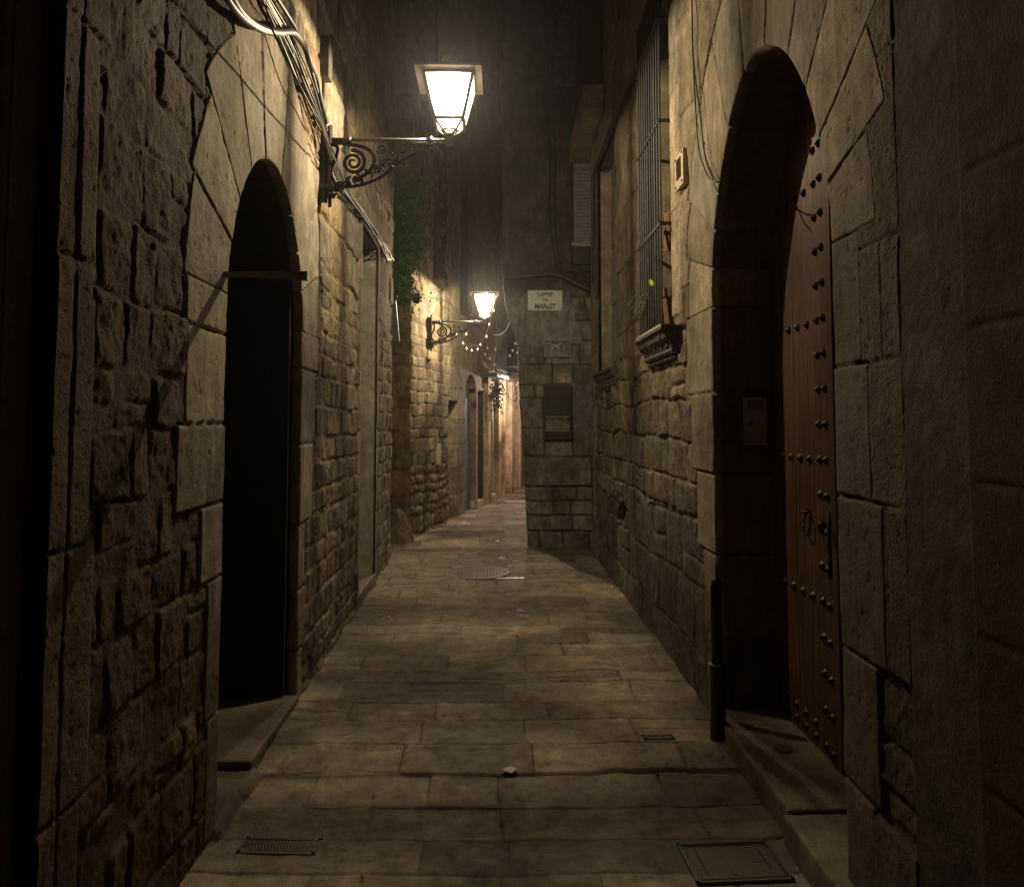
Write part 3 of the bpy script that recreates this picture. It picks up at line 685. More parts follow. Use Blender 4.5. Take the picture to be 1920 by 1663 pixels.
# ---- studded double door
DX = 1.42
door = empty('wooden_door', (DX, 3.1, 0)); door.parent = bldR; rel(door)
DYS = 3.2
def leaf(y0, y1, nplank):
    m = MB(); wd = (y1 - y0) / nplank
    for k in range(nplank): m.box(DX, DX + .05, y0 + k * wd + .0008, y0 + (k + 1) * wd - .0008, .115, 3.3, bev=.003)
    return m
def pd(o):                                   # door child given in world coordinates
    o.parent = door; return rel(o)
pd(leaf(2.36, DYS - .004, 4).build('door_leaf', M_WOOD, door)); pd(leaf(DYS + .004, 3.86, 4).build('door_leaf', M_WOOD, door))
m = MB(); m.box(DX - .012, DX - .0005, DYS - .11, DYS - .006, .12, 3.3, bev=.004); pd(m.build('cover_strip', plain('light_wood', (.10, .054, .032), .45, bump=.3, scale=1, var=.35, stretch=(60, 60, 2.5)), door))
stud_m = MB(); stud_m.lathe([(.021, 0), (.0205, .004), (.017, .009), (.010, .016), (.003, .021), (.0005, .022)], 8)
stud_me = None; pts_ = []
zz_ = np.arange(.16, 3.2, .153)
for z in zz_:
    for dy in (-.035, .055): pts_.append((DYS + dy, z))
for z in (.16, .22, .77, 1.38, 1.99, 2.60):
    for k in range(1, 5): pts_.append((DYS + .055 + k * .105, z))
for i, (y, z) in enumerate(pts_[:98]):
    if stud_me is None:
        o = stud_m.build('stud', M_IRON, door, smooth=False); stud_me = o.data
    else:
        o = bpy.data.objects.new('stud', stud_me); C.objects.link(o); o.parent = door
    o.matrix_parent_inverse = world(door).inverted()
    xx = DX - (.012 if (DYS - .11) < y < DYS else 0)
    o.location = (xx + .002, y, z); o.rotation_euler = (0, -PI / 2, 0)
ring = [(DX - .018 + .004 * math.sin(t), DYS + .17 + .034 * math.cos(t), 1.085 + .050 * math.sin(t)) for t in np.linspace(0, 2 * PI, 28)]
m = MB(); m.tube(ring, .0042, 8); m.tube([(DX, DYS + .17, 1.14), (DX - .03, DYS + .17, 1.14)], .010, 8); pd(m.build('knocker', M_IRON, door, smooth=True))
m = MB(); m.tube([(DX - .02, DYS - .05, .90), (DX - .02, DYS - .05, .985)], .0045, 8); m.box(DX - .022, DX - .006, DYS - .056, DYS - .044, .89, 1.17)
m.lathe([(.016, 0), (.02, .01), (.012, .03)], 12, (DX - .05, DYS - .06, 1.10)); pd(m.build('door_handle', M_IRON, door, smooth=True))

# right steps
g1 = 'stone step slabs at the right door'
o = slab('door_step', 1.085, 1.50, 2.835, 3.86, -.04, .112, M_STEP, None, (.20, .165, .125), r=.010, rough=.004, res=.016, seed=18, warp=.003)
tag(o, 'far step slab with a round hole below the studded wooden door', 'step', g1)
o = slab('door_step', 1.06, 1.50, 1.9, 2.825, -.04, .107, M_STEP, None, (.19, .155, .118), r=.011, rough=.004, res=.016, seed=28, warp=.003)
tag(o, 'nearer step slab running out of the bottom right corner', 'step', g1)
m = MB(); m.lathe([(.001, .003), (.030, .003), (.036, .0055), (.040, .002)], 20, (1.26, 3.34, .116)); o = m.build('floor_socket', M_CAST, smooth=True)
tag(o, 'small round iron socket let into the far door step', 'socket')

# right neighbour: grey plaster strip, then reddish banded wall
nb = empty('plastered_house', (1.2, 1, 0), label='dark plastered house with reddish grooved wall at the right picture edge', cat='building')
us2 = adaptive([(-3, 0, .1), (0, 1.3, .02), (1.3, 2.02, .006)]); vs2 = adaptive([(-.05, 3.2, .008), (3.2, 7.2, .04)])
U, V = np.meshgrid(us2, vs2, indexing='ij')
n1 = fbm(U, V, 3, 5, 71, .6); h = .006 * n1 + .004 * sstep(n1, .0, .08) * .4 + .003 * fbm(U, V, 30, 3, 7)
red = U < 1.735
gro = np.zeros_like(U)
for z in (.3, .72, 1.06, 1.41, 1.77, 2.14, 2.6, 3.0, 3.5, 4.0): gro = np.maximum(gro, np.exp(-((V - z + .004 * fbm(U, V, 8, 2, 9)) / .010) ** 4))
h = np.where(red, h * .5 + .010 - .010 * gro * sstep(1.73 - U, 0, .06), h)
c = np.where(red[..., None], np.array((.045, .027, .019)), np.array((.055, .048, .041))) * (1 + .5 * n1)[..., None] * (1 - .25 * gro * red)[..., None]
pe = sstep(fbm(U, V, 5, 4, 72), .25, .4); c = c * (1 + .5 * pe * (~red))[..., None]
rel(grid_mesh('wall', np.stack([XR - .026 - h * .7, U, V], -1), c, None, M_PLA, nb, smooth=False, flip=True), nb)
m = MB(); m.box(1.24, 5, -3, 1.99, -.1, 7.2); o = m.build('building_body', M_PLA, nb); tinted(o, (.15, .12, .1)); rel(o, nb)

# ================================================================== FAR LEFT BUILDING (front wall of the crossing + wall along the bending lane)
DIR = np.array((.22, 1.0)); DIR = DIR / np.linalg.norm(DIR)
NRM = np.array((DIR[1], -DIR[0]))
far = empty('rubble_house', (-1.1, 10, 0), label='coursed rubble house across the small side lane, lit by the farther lantern', cat='building')
CX, CY = -1.12, 9.8; Rr = .05
def farpath(u):                              # u<0 front wall (X = CX+u), u>0 along the lane
    u = np.asarray(u, float)
    x = np.where(u < 0, CX + u, CX + DIR[0] * u); y = np.where(u < 0, CY, CY + DIR[1] * u)
    k = sstep(u, -Rr, Rr); nx = k * NRM[0]; ny = -(1 - k) + k * NRM[1]; L = np.hypot(nx, ny)
    cut = .35 * np.maximum(0, Rr - np.abs(u))
    return x - nx / L * cut, y - ny / L * cut, nx / L, ny / L
us = adaptive([(-3, -.8, .04), (-.8, -.06, .014), (-.06, .06, .008), (.06, 3.45, .013)]); vs = adaptive([(-.05, 4.6, .012), (4.6, 14, .05)])
U, V = np.meshgrid(us, vs, indexing='ij')
h, c, _, _ = rubble(U, V, rows_of(9, .11, .2, 61, -.1), .14, .34, 61, amp=.020, edge=.009, rough=.008, warp=.028, split=0, off=.006)
hf, cf, _, _ = rubble(U, V, rows_of(9, .18, .3, 62, -.1), .22, .55, 62, amp=.016, edge=.016, rough=.006, warp=.02, split=.15, off=.004)
h = np.where(U < .01, hf, h); c = np.where((U < .01)[..., None], cf * np.array([.95, .85, .7]), c)
hl, cl, _, _ = rubble(U, V, rows_of(9, .1, .22, 63, -.1), .09, .22, 63, amp=.035, edge=.03, rough=.014, warp=.05, split=0)
zl = (U > .01) & (V < .95); h = np.where(zl, hl, h); c = np.where(zl[..., None], cl * .85, c)
hs, cs, _, _ = ashlar(U, V, rows_of(9, .35, .5, 64, -.1), .5, .9, 64)
zs_ = (U > 1.75 + .15 * (hash1(np.floor(V / .4), 2))); h = np.where(zs_, hs + .01, h); c = np.where(zs_[..., None], cs * np.array([.8, .78, .78]), c)
YV = CY + DIR[1] * U
def rect(Ya, Yb, z0, z1): return (YV > Ya) & (YV < Yb) & (V > z0) & (V < z1)
h = np.where(rect(10.40, 10.62, 1.95, 2.42), -.10, h)
h = np.where(rect(11.5, 11.98, .02, 1.86), -.22, h)
yc = 12.85; ra = .36; zz0 = 1.95
arc = (((YV - yc) / ra) ** 2 + (np.maximum(V - zz0, 0) / (ra * 1.1)) ** 2 < 1); h = np.where(arc & (V > .0), -.10, h)
c = np.where(arc[..., None], np.array((.13, .145, .17)) * (1 + .3 * fbm(U, V, 3, 3, 4))[..., None], c)
px, py, nx, ny = farpath(U)
rel(grid_mesh('wall', np.stack([px + nx * h, py + ny * h, V], -1), c, None, M_RUB, far, smooth=False, flip=False), far)
m = MB(); m.prism([(-4.1, 10.0), (-1.32, 10.0), (-.62, 13.25), (-4.1, 13.25)], 'z', -.1, 14); o = m.build('building_body', M_PLA, far); tinted(o, (.2, .17, .13)); rel(o, far)
Pf = lambda Y_, z, off=0.0: Vector((CX + .22 * (Y_ - CY) + NRM[0] * off, Y_ + NRM[1] * off, z))     # point on the lane's left line
def lanebox(m, Y0, Y1, z0, z1, o0, o1, bev=0.0):
    """box along the bending lane: between offsets o0..o1 from the wall line (positive = into the lane)"""
    a = Pf(Y0, 0); M = Matrix.Translation(a) @ Matrix.Rotation(-math.atan(.22), 4, 'Z'); L = (Y1 - Y0) / DIR[1]
    m.box(o0, o1, 0, L, z0, z1, M=M, bev=bev); return m
m = lanebox(MB(), 10.40, 10.62, 1.95, 2.42, -.11, -.09); rel(m.build('window', M_DARKWOOD, far), far)
m = lanebox(MB(), 11.5, 11.98, .02, 1.86, -.23, -.20); rel(m.build('door', M_DARKWOOD, far), far)
m = lanebox(MB(), 12.5, 13.2, .02, 1.95, -.095, -.08, .004); rel(m.build('arched_door', plain('blue_grey_door', (.12, .14, .18), .7, scale=15), far), far)
# upper tall window with frame and drainpipe stub
m = lanebox(MB(), 10.9, 11.35, 3.7, 6.5, -.05, .02); f = rel(m.build('upper_window', M_DARKWOOD, far), far)
m = lanebox(MB(), 12.1, 12.6, 3.3, 6.0, -.05, .03); f = rel(m.build('upper_window', M_DARKWOOD, far), far)
for (y_, za, zb_) in ((10.72, 3.6, 8.6),):
    m = MB(); p0 = Pf(y_, za, .06); m.tube([p0, Pf(y_, zb_, .06)], .035, 10); o = m.build('drainpipe', M_IRONMATT); tag(o, 'dark drainpipe ending above the farther lantern', 'drainpipe')
m = lanebox(MB(), 10.86, 11.02, .92, 1.22, .0, .05, .008); o = m.build('meter_box', M_CREAM); tag(o, 'pale upright meter box on the rubble wall below the farther lantern', 'meter box')

# guard stone at the crossing corner
gs = empty('guard_stone', (-1.22, 9.62, 0), label='rough wedge-shaped guard stone at the foot of the rubble corner', cat='guard stone')
zz = np.linspace(0, .44, 26); th = np.linspace(0, 2 * PI, 41); Z, T = np.meshgrid(zz, th, indexing='ij')
rad = np.interp(Z, [0, .1, .3, .40, .44], [.19, .17, .11, .07, .0]) * (1 + .18 * fbm(np.cos(T) * .6 + 3, Z * 2 + np.sin(T) * .6, 3, 4, 3))
cc = np.array((.24, .20, .14)) * (1 + .3 * fbm(T, Z * 5, 2, 3, 5))[..., None]
grid_mesh('stone_body', np.stack([rad * np.cos(T) * .95 - .06 * Z, rad * np.sin(T), Z], -1), cc, None, M_RUB, gs, smooth=True, flip=True)

# ================================================================== houses further down the lane
def house(name, Y0, Y1, ztop, col, openings, label, seed, wob=.006, out=0.0, banded=False):
    root = empty(name, tuple(Pf(Y0, 0)), label=label, cat='building')
    us = np.arange(0, (Y1 - Y0) / DIR[1], .016); vs = adaptive([(-.05, 3.4, .016), (3.4, ztop, .06)]); U, V = np.meshgrid(us, vs, indexing='ij')
    Yc = Y0 + U * DIR[1]; n1 = fbm(U + seed, V, 2.4, 5, seed, .55); h = wob * n1 + out; c = np.array(col) * (1 + .45 * n1)[..., None]
    for (a, b, z0, z1, dep, arched) in openings:
        mid = (a + b) / 2; hw = (b - a) / 2
        ins = (np.abs(Yc - mid) < hw) & (V > z0) & (V < z1) if not arched else (V > z0) & (((Yc - mid) / hw) ** 2 + (np.maximum(V - (z1 - hw * 1.5), 0) / (hw * 1.5)) ** 2 < 1)
        h = np.where(ins, -dep, h)
        fr = (np.abs(Yc - mid) < hw + .07) & (V < z1 + .07) & ~ins; h = np.where(fr & (V > z0), h + .02, h); c = np.where(fr[..., None] & (V[..., None] < 2.4), c * 1.12, c)
    P0 = Pf(Y0, 0); x = P0.x + DIR[0] * U + NRM[0] * h; y = P0.y + DIR[1] * U + NRM[1] * h
    rel(grid_mesh('wall', np.stack([x, y, V], -1), c, None, M_PLA, root), root)
    m = lanebox(MB(), Y0, Y1, -.1, ztop, -3.0, -.75); o = m.build('building_body', M_PLA, root); tinted(o, col); rel(o, root)
    return root
hA = house('pink_house', 13.25, 15.3, 14, (.34, .25, .19), [(13.33, 13.82, .12, 2.1, .6, False), (14.16, 14.76, .14, 2.14, .30, True)], 'pinkish plastered house with open dark shop doorway beyond the rubble wall', 81)
hB = house('ochre_house', 15.3, 18.3, 14, (.38, .26, .18), [(15.45, 16.05, .0, 2.12, .26, True), (16.42, 17.04, .1, 2.05, .26, True), (17.45, 17.7, 1.1, 1.75, .12, False)], 'ochre plastered house with two narrow arched doors farther down the lane', 83)
hC = house('pale_house', 18.3, 24, 14, (.5, .45, .38), [(18.8, 19.6, .1, 2.3, .2, False)], 'pale house closing the view beyond the ochre house', 85)
rel(lanebox(MB(), 14.18, 14.72, .15, 1.72, -.21, -.18, .004).build('door', M_PALEWOOD, hA), hA)
rel(lanebox(MB(), 13.79, 13.825, .14, 2.08, -.5, -.004).build('dark_jamb_panel', M_DARKWOOD, hA), hA)  # dark panel added so the doorway's lit far jamb turns black
rel(lanebox(MB(), 14.66, 14.70, .16, 1.75, -.2, -.01).build('door_leaf', M_PALEWOOD, hA), hA)
rel(lanebox(MB(), 13.30, 13.86, .02, .14, -.5, .03, .01).build('doorstep', M_CREAM, hA), hA)
rel(lanebox(MB(), 14.12, 14.78, .02, .15, -.2, .04, .01).build('doorstep', M_CREAM, hA), hA)
rel(lanebox(MB(), 15.45, 16.0, .1, 1.78, -.15, -.12, .004).build('door', M_ORANGEWOOD, hB), hB)
rel(lanebox(MB(), 16.45, 17.0, .1, 1.65, -.15, -.12, .004).build('door', M_ORANGEWOOD, hB), hB)
rel(lanebox(MB(), 16.4, 17.05, .02, .11, -.1, .05, .01).build('doorstep', M_CREAM, hB), hB)
for (a, b, z) in ((13.5, 14.5, 2.36), (15.5, 16.5, 2.5), (16.9, 17.8, 2.7)):
    r_ = hA if a < 15 else hB
    m = MB(); lanebox(m, a, b, z, z + .07, -.02, .34, .01); f = rel(m.build('balcony', M_BOARD, r_), r_)
    m = MB(); lanebox(m, a + .02, b - .02, z + .9, z + .93, .31, .33); lanebox(m, a + .02, b - .02, z + .12, z + .14, .31, .33)
    for y in np.arange(a + .03, b - .02, .11): lanebox(m, y, y + .014, z + .08, z + .92, .313, .327)
    rel(m.build('railing', M_IRONMATT, f), r_)
    m = MB(); lanebox(m, a + .08, b - .08, z + .10, z + .85, .28, .30); rel(m.build('balcony_screen', M_BOARD, f), r_)
for (a, b, r_) in ((13.86, 14.12, hA), (14.78, 15.02, hA), (15.32, 15.44, hB), (16.08, 16.36, hB), (17.08, 17.35, hB)):
    o = lanebox(MB(), a, b, -.02, 2.4, -.02, .085, .012).build('pilaster', M_PLA, r_); tinted(o, (.42, .29, .19) if r_ is hA else (.46, .31, .20)); rel(o, r_)
m = lanebox(MB(), 13.86, 13.93, 1.55, 2.05, .01, .16, .006); o = m.build('shop_sign', M_CREAM); tag(o, 'narrow pale upright sign beside the dark shop doorway', 'sign')
m = lanebox(MB(), 17.6, 18.1, 2.0, 2.25, .0, .4, .01); o = m.build('awning', M_RED); tag(o, 'small red awning at the far end of the lane', 'awning')
m = MB(); m.tube([Pf(15.4, 1.55 + 102 * 15.4 / 1400, .0), Pf(15.4, 1.55 + 102 * 15.4 / 1400, 0) + Vector((.62, -.05, 0))], .012, 6); o = m.build('curtain_rod', M_CREAM, smooth=True); tag(o, 'thin pale rod reaching across the lane above the ochre house door', 'rod')

# ================================================================== CORNER BUILDING (right of the bend)
cb = empty('corner_house', (.41, 9.2, 0), label='corner house with street name plate and big base blocks facing down the lane', cat='building')
Zp = np.array([0, .4, 1.09, 1.98, 2.54, 2.60, 2.83, 3.06, 3.45, 14]); Xp = np.array([.407, .385, .355, .30, .285, .27, .177, .13, .10, .09])
us = adaptive([(-12, -1.5, .05), (-1.5, -.1, .02), (-.1, .1, .008), (.1, 1.0, .0085), (1.0, 2.4, .04)]); vs = adaptive([(-.05, 4.2, .009), (4.2, 14, .05)])
U, V = np.meshgrid(us, vs, indexing='ij')
rwc = np.array([-.3, .0, .22, .41, .58, .755, 1.116, 1.46, 1.836, 2.0, 2.25, 2.55, 2.8, 3.1, 3.4, 3.7, 4.0, 4.5, 5, 6, 7, 8, 9, 14])
exc = {1: [.12, .14, .42, .74], 2: [-.2, .55, .8], 3: [-.2, .32, .54, .84], 4: [-.2, .32, .62], 5: [-.3, .82], 6: [-.3, .26, .60], 7: [-.2, .26, .66], 8: [-.1, .18, .3], 9: [-.2, .4, .66]}
h, c, sidc, dc = rubble(U, V, rwc, .3, .6, 65, amp=.036, edge=.012, rough=.008, warp=.012, split=0, explicit=exc, off=.006, pal=[(.27, .25, .195), (.24, .225, .18), (.30, .275, .21), (.25, .235, .19)])
c = c * (.45 + .55 * sstep(dc, .002, .014))[..., None]
zc = (V > 2.5 + .04 * fbm(U, V, 3, 2, 5)) & (U < .78 + .08 * (hash1(np.floor(V / .28), 4))); n1 = fbm(U, V, 3, 5, 66, .6)
h = np.where(zc, .050 + .006 * n1, h); c = np.where(zc[..., None], np.array((.29, .285, .27)) * (1 + .3 * n1)[..., None], c)
c = c * (1 - .76 * sstep(V + .15 * n1, 3.0, 3.25))[..., None]  # upper front darkened in colour, standing for shade above the lamp hood's cutoff
zr = (V > 1.46) & (V < 2.02) & (U > .62); h = np.where(zr, .02 + .006 * n1, h); c = np.where(zr[..., None], np.array((.21, .20, .19)) * (1 + .3 * n1)[..., None], c)
side = U < -.03
h = np.where(side, .03 + .008 * n1, h)
D2 = np.array((.20, 1.0)); D2 /= np.linalg.norm(D2); N2 = np.array((-D2[1], D2[0]))
x = np.where(U < 0, -D2[0] * U, U); y = np.where(U < 0, 9.2 - D2[1] * U, 9.2)
k = sstep(U, -.07, .07); nx = (1 - k) * N2[0]; ny = (1 - k) * N2[1] - k; L = np.hypot(nx, ny); nx /= L; ny /= L
cut = .4 * np.maximum(0, .07 - np.abs(U)); sh = np.interp(V, Zp, Xp)
P = np.stack([x + sh + nx * (h - cut), y + ny * (h - cut), V], -1)
keep = ~((U > .66) & (V > 5.75))
Wc = (.78 + .16, 1.02 + .16)                 # window in the recessed upper right part
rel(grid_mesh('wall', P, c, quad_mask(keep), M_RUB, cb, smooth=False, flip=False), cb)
m = MB(); m.prism([(.62, 9.4), (.98, 9.4), (3.6, 22), (3.3, 22)], 'z', -.1, 14); m.prism([(.98, 9.4), (4.0, 9.4), (4.0, 22), (3.6, 22)], 'z', -.1, 5.7)
o = m.build('building_body', M_PLA, cb); tinted(o, (.2, .17, .14)); rel(o, cb)
# balcony slab, cornice, shutter window
bx0 = on_y(1085, 290, 8.95).x
m = MB(); m.box(.90, 1.10, 7.45, 8.60, 4.74, 5.0, bev=.012); m.box(.905, 1.9, 8.60, 9.16, 4.745, 4.995, bev=.01); o = m.build('projecting_bay', M_PLA, cb); tinted(o, (.33, .26, .18)); rel(o, cb)
m = MB(); m.box(.95, 1.10, 7.5, 8.6, 5.0, 8.5); o = m.build('bay_wall', M_BOARD, cb); rel(o, cb)
wx0, wx1 = on_y(1075, 400, 9.15).x, on_y(1108, 400, 9.15).x; wz0, wz1 = on_y(1090, 458, 9.15).z, on_y(1090, 292, 9.15).z
m = MB(); m.box(wx0, wx1, 9.10, 9.16, wz0, wz1); f = rel(m.build('window', M_SHUT, cb), cb)
m = MB()
for z in np.arange(wz0 + .06, wz1 - .05, .045): m.box(wx0 + .03, wx1 - .03, 9.085, 9.10, z, z + .03)
m.box(wx0, wx0 + .03, 9.08, 9.10, wz0, wz1); m.box(wx1 - .03, wx1, 9.08, 9.10, wz0, wz1); rel(m.build('shutter', M_SHUT, f), cb)
m = MB(); m.box(wx0 - .03, wx1 + .03, 9.06, 9.16, wz0 - .05, wz0, bev=.008); o = m.build('sill', M_PLA, f); tinted(o, (.3, .29, .27)); rel(o, cb)
m = MB(); m.box(wx0, wx1 + .02, 9.11, 9.16, wz0 - .26, wz0 - .05); rel(m.build('recess_panel', M_BOARD, cb), cb)

# backdrop house closing the small side lanes so no gap shows
sl = empty('side_lane_house', (-3.2, 9, 0), label='dark house end closing the side lane behind the guard stone', cat='building')
m = MB(); m.box(-3.5, -3.3, 8.3, 9.9, -.1, 7); o = m.build('wall', M_PLA, sl); tinted(o, (.16, .13, .1)); rel(o, sl)

# ================================================================== STREET LAMPS
def spiral(c, r0, r1, a0, turns, n=40, y=0):
    return [(c[0] + (r0 + (r1 - r0) * t) * math.cos(a0 + turns * 2 * PI * t), y, c[1] + (r0 + (r1 - r0) * t) * math.sin(a0 + turns * 2 * PI * t)) for t in np.linspace(0, 1, n)]
def make_lamp(label):
    """wall plate at the origin, arm along +X, lantern axis at x = .76, arm at z = 0"""
    L = empty('street_lamp', (0, 0, 0), label=label, cat='street lamp', group='iron wall lanterns')
    A = .76
    m = MB(); m.box(-.045, .0, -.02, .02, -.40, .06, bev=.006); m.tube([(.012, .028, -.42), (.012, .028, .10)], .011, 8); m.tube([(.012, -.01, -.38), (.012, -.01, .08)], .012, 8)
    m.box(-.05, .05, -.03, .03, -.33, -.29, bev=.01); m.lathe([(.02, 0), (.034, .02), (.02, .05), (.008, .07)], 12, (.03, 0, -.37))
    m.build('wall_plate', M_IRON, L)
    m = MB(); m.tube([(0, 0, 0), (A + .02, 0, 0)], .012, 10)
    for x in (.13, .64): m.lathe([(.018, -.02), (.02, 0), (.018, .02)], 10, (x, 0, 0)); m.tube([(x, 0, 0), (x, 0, -.05)], .007, 6)
    m.build('arm', plain('weathered_iron', (.12, .11, .10), .35, metal=.6, scale=60), L, smooth=True)
    m = MB()
    m.tube(spiral((.16, -.145), .078, .012, PI * .55, -2.15), [.013 - .006 * t for t in np.linspace(0, 1, 40)], 8)
    m.tube(crom([(.02, 0, -.03), (.06, 0, -.05), (.05, 0, -.12), (.02, 0, -.20), (.05, 0, -.28), (.13, 0, -.30), (.25, 0, -.275), (.34, 0, -.23), (.44, 0, -.15), (.56, 0, -.075), (.66, 0, -.03)]), .0105, 8)
    m.tube(crom([(.03, 0, -.02), (.12, 0, -.028), (.24, 0, -.055), (.29, 0, -.12), (.26, 0, -.20), (.16, 0, -.262)]), .012, 8)
    m.tube(spiral((.08, -.305), .035, .006, PI * .3, 1.6), .008, 7); m.tube(spiral((.66, -.075), .036, .008, PI * .6, -1.6), .008, 8)
    for cx, cz, r, s_ in ((.335, -.06, .032, 1), (.40, -.085, .024, -1), (.47, -.055, .030, 1), (.54, -.045, .022, -1), (.345, -.13, .03, -1), (.43, -.13, .02, 1), (.31, -.19, .024, 1)):
        m.tube(spiral((cx, cz), r, .005, random.uniform(0, 6), 1.5 * s_, 26), .0055, 6)
    rr = random.Random(9)
    for k in range(34):                      # cast acanthus leaves along the lower curve
        t = k / 34; x = .10 + .34 * t + rr.uniform(-.015, .015); z = -.285 + .14 * t + .02 * math.sin(k) + rr.uniform(-.01, .025); a = rr.uniform(0, 2 * PI); s_ = rr.uniform(.016, .032)
        p = Vector((x, rr.uniform(-.012, .012), z)); d1 = Vector((math.cos(a), rr.uniform(-.5, .5), math.sin(a))) * s_; d2 = Vector((-math.sin(a), .4, math.cos(a))) * s_ * .4
        m.add([p - d1, p + d2, p + d1, p - d2, p + Vector((0, .012, 0)), p - Vector((0, .012, 0))], [(0, 1, 4), (1, 2, 4), (2, 3, 4), (3, 0, 4), (1, 0, 5), (2, 1, 5), (3, 2, 5), (0, 3, 5)])
    m.build('scroll_bracket', M_IRON, L, smooth=False)
    # lantern
    z0, z1, z2 = .035, .115, .375            # tip, bottom ring, top ring
    r0, r1, r2 = .022, .088, .150
    m = MB()
    cs = [(1, 1), (1, -1), (-1, -1), (-1, 1)]
    for (a, b) in cs:
        m.tube([(A + a * r1, b * r1, z1), (A + a * r2, b * r2, z2)], .0115, 6); m.tube(crom([(A + a * r1, b * r1, z1), (A + a * r1 * .62, b * r1 * .62, z0 + .035), (A + a * r0, b * r0, z0 + .004)]), .007, 6)
        m.lathe([(.004, -.03), (.010, -.02), (.008, 0)], 8, (A + a * r1, b * r1, z1))
    for (r, z, th) in ((r1, z1, .012), (r2, z2, .012)):
        P = [(A + a * r, b * r, z) for a, b in cs]
        for i in range(4): m.tube([P[i], P[(i + 1) % 4]], th, 6)
    m.lathe([(.026, -.03), (.028, .01), (.020, .03), (.032, .035), (.028, .05), (.012, .065)], 14, (A, 0, 0))
    m.tube([(A + .047 * math.cos(t), .047 * math.sin(t), .062) for t in np.linspace(0, 2 * PI, 25)], .007, 6)  # ring added inside to throw a soft shadow band on the paving
    m.build('lantern_frame', plain('lantern_iron', (.10, .08, .06), .5, metal=.4, scale=60), L)
    m = MB(); e = .0
    s_ = .205
    m.box(A - s_, A + s_, -s_, s_, z2 + .012, z2 + .030)
    m.lathe([(s_ * .92, z2 + .03), (.13, z2 + .09), (.06, z2 + .13), (.05, z2 + .16), (.02, z2 + .17), (.012, z2 + .21)], 4, (A, 0, 0))
    m.build('hood', plain('hood_metal', (.20, .16, .12), .5, metal=.3, scale=20), L)
    m = MB(); q = .006
    for i in range(4):
        (a, b), (c_, d_) = cs[i], cs[(i + 1) % 4]
        m.add([(A + a * (r1 - q), b * (r1 - q), z1 + .004), (A + c_ * (r1 - q), d_ * (r1 - q), z1 + .004), (A + c_ * (r2 - q), d_ * (r2 - q), z2 - .004), (A + a * (r2 - q), b * (r2 - q), z2 - .004)], [(0, 1, 2, 3)])
        m.add([(A + a * r0, b * r0, z0 + .03), (A + c_ * r0, d_ * r0, z0 + .03), (A + c_ * (r1 - q), d_ * (r1 - q), z1 - .004), (A + a * (r1 - q), b * (r1 - q), z1 - .004)], [(0, 1, 2, 3)])
    m.build('glass_panes', M_PANE, L, fixn=False)
    m = MB(); m.lathe([(.004, -.06), (.022, -.05), (.034, -.01), (.030, .03), (.012, .055), (.004, .06)], 16, (A, 0, .30)); m.build('bulb', M_BULB, L, smooth=True)
    return L
def lamp_light(L, power, col):
    d = bpy.data.lights.new('lamp_light', 'POINT'); d.energy = power; d.color = col; d.shadow_soft_size = .016
    o = bpy.data.objects.new('lamp_light', d); C.objects.link(o); o.parent = L; o.location = (.76, 0, .318); return o
lp1 = on_y(608, 262, 4.6); lp1.x = aL + bL * 4.6 + .06
lamp = make_lamp('large lit iron lantern on scrolled bracket above the black arched doorway')
lamp2 = copy_tree(lamp); lamp3 = copy_tree(lamp)
lamp.location = lp1; lamp_light(lamp, LAMP_W, LAMP_COL)
p2 = on_y(795, 603, 10.42); lamp2.location = (Pf(10.42, 0).x + .06, 10.42, p2.z); lamp2['label'] = 'smaller looking lit iron lantern on the rubble wall farther down the lane'; lamp_light(lamp2, LAMP_W * 1.25, LAMP_COL)
lamp3.location = (.285 + .2 * 5.8 - .05, 15.0, 1.95); lamp3.rotation_euler = (0, 0, PI); lamp3['label'] = 'third lit iron lantern hidden round the corner house lighting the ochre fronts'; lamp_light(lamp3, LAMP_W * .85, (1.0, .83, .66))

# ================================================================== CABLES
wl = lambda px, py, off: on_x(px, py, aL + off, bL)
wr = lambda px, py, off: on_x(px, py, XR - off, 0)
cbl = empty('cable_bundle', wl(610, 255, .05), label='thick tangled bundle of black and grey cables along the left wall behind the large lantern', cat='cable bundle')
rq = random.Random(4)
spine = [(470, -60), (500, -5), (545, 75), (580, 160), (606, 235), (622, 290), (645, 350), (680, 400), (708, 445), (732, 488)]
for i in range(15):
    off = .035 + .05 * rq.random(); a = rq.uniform(-16, 16); ph = rq.uniform(0, 6); pts = []
    n0 = 0 if i < 11 else 3
    n1 = len(spine) if i not in (2, 5, 7) else 6
    for k, (x, y) in enumerate(spine[n0:n1]):
        kk = k + n0; sp = 1.0 if kk < 4 else (.35 if kk < 6 else .28)
        pts.append(wl(x + a * sp * (1 + .35 * math.sin(ph + kk * 1.7)), y + a * .2 * sp * math.sin(ph * 2 + kk), off + .02 * math.sin(ph + kk)))
    m = MB(); m.tube(crom(pts, 7), rq.choice([.004, .005, .006, .008, .010]), 7)
    rel(m.build('cable', M_CABLE if rq.random() < .68 else M_CABLEGREY, cbl, smooth=True))
for pts, r, mt in (([(425, -20), (450, 22), (480, 48), (515, 60), (545, 60), (556, 66), (572, 90), (580, 115), (594, 150), (600, 185), (612, 230)], .017, M_CABLEGREY),
                   ([(415, -20), (440, 18), (470, 46), (500, 60), (530, 64)], .014, M_CABLE)):
    m = MB(); m.tube(crom([wl(x, y, .075) for x, y in pts], 7), r, 10); rel(m.build('conduit', mt, cbl, smooth=True))
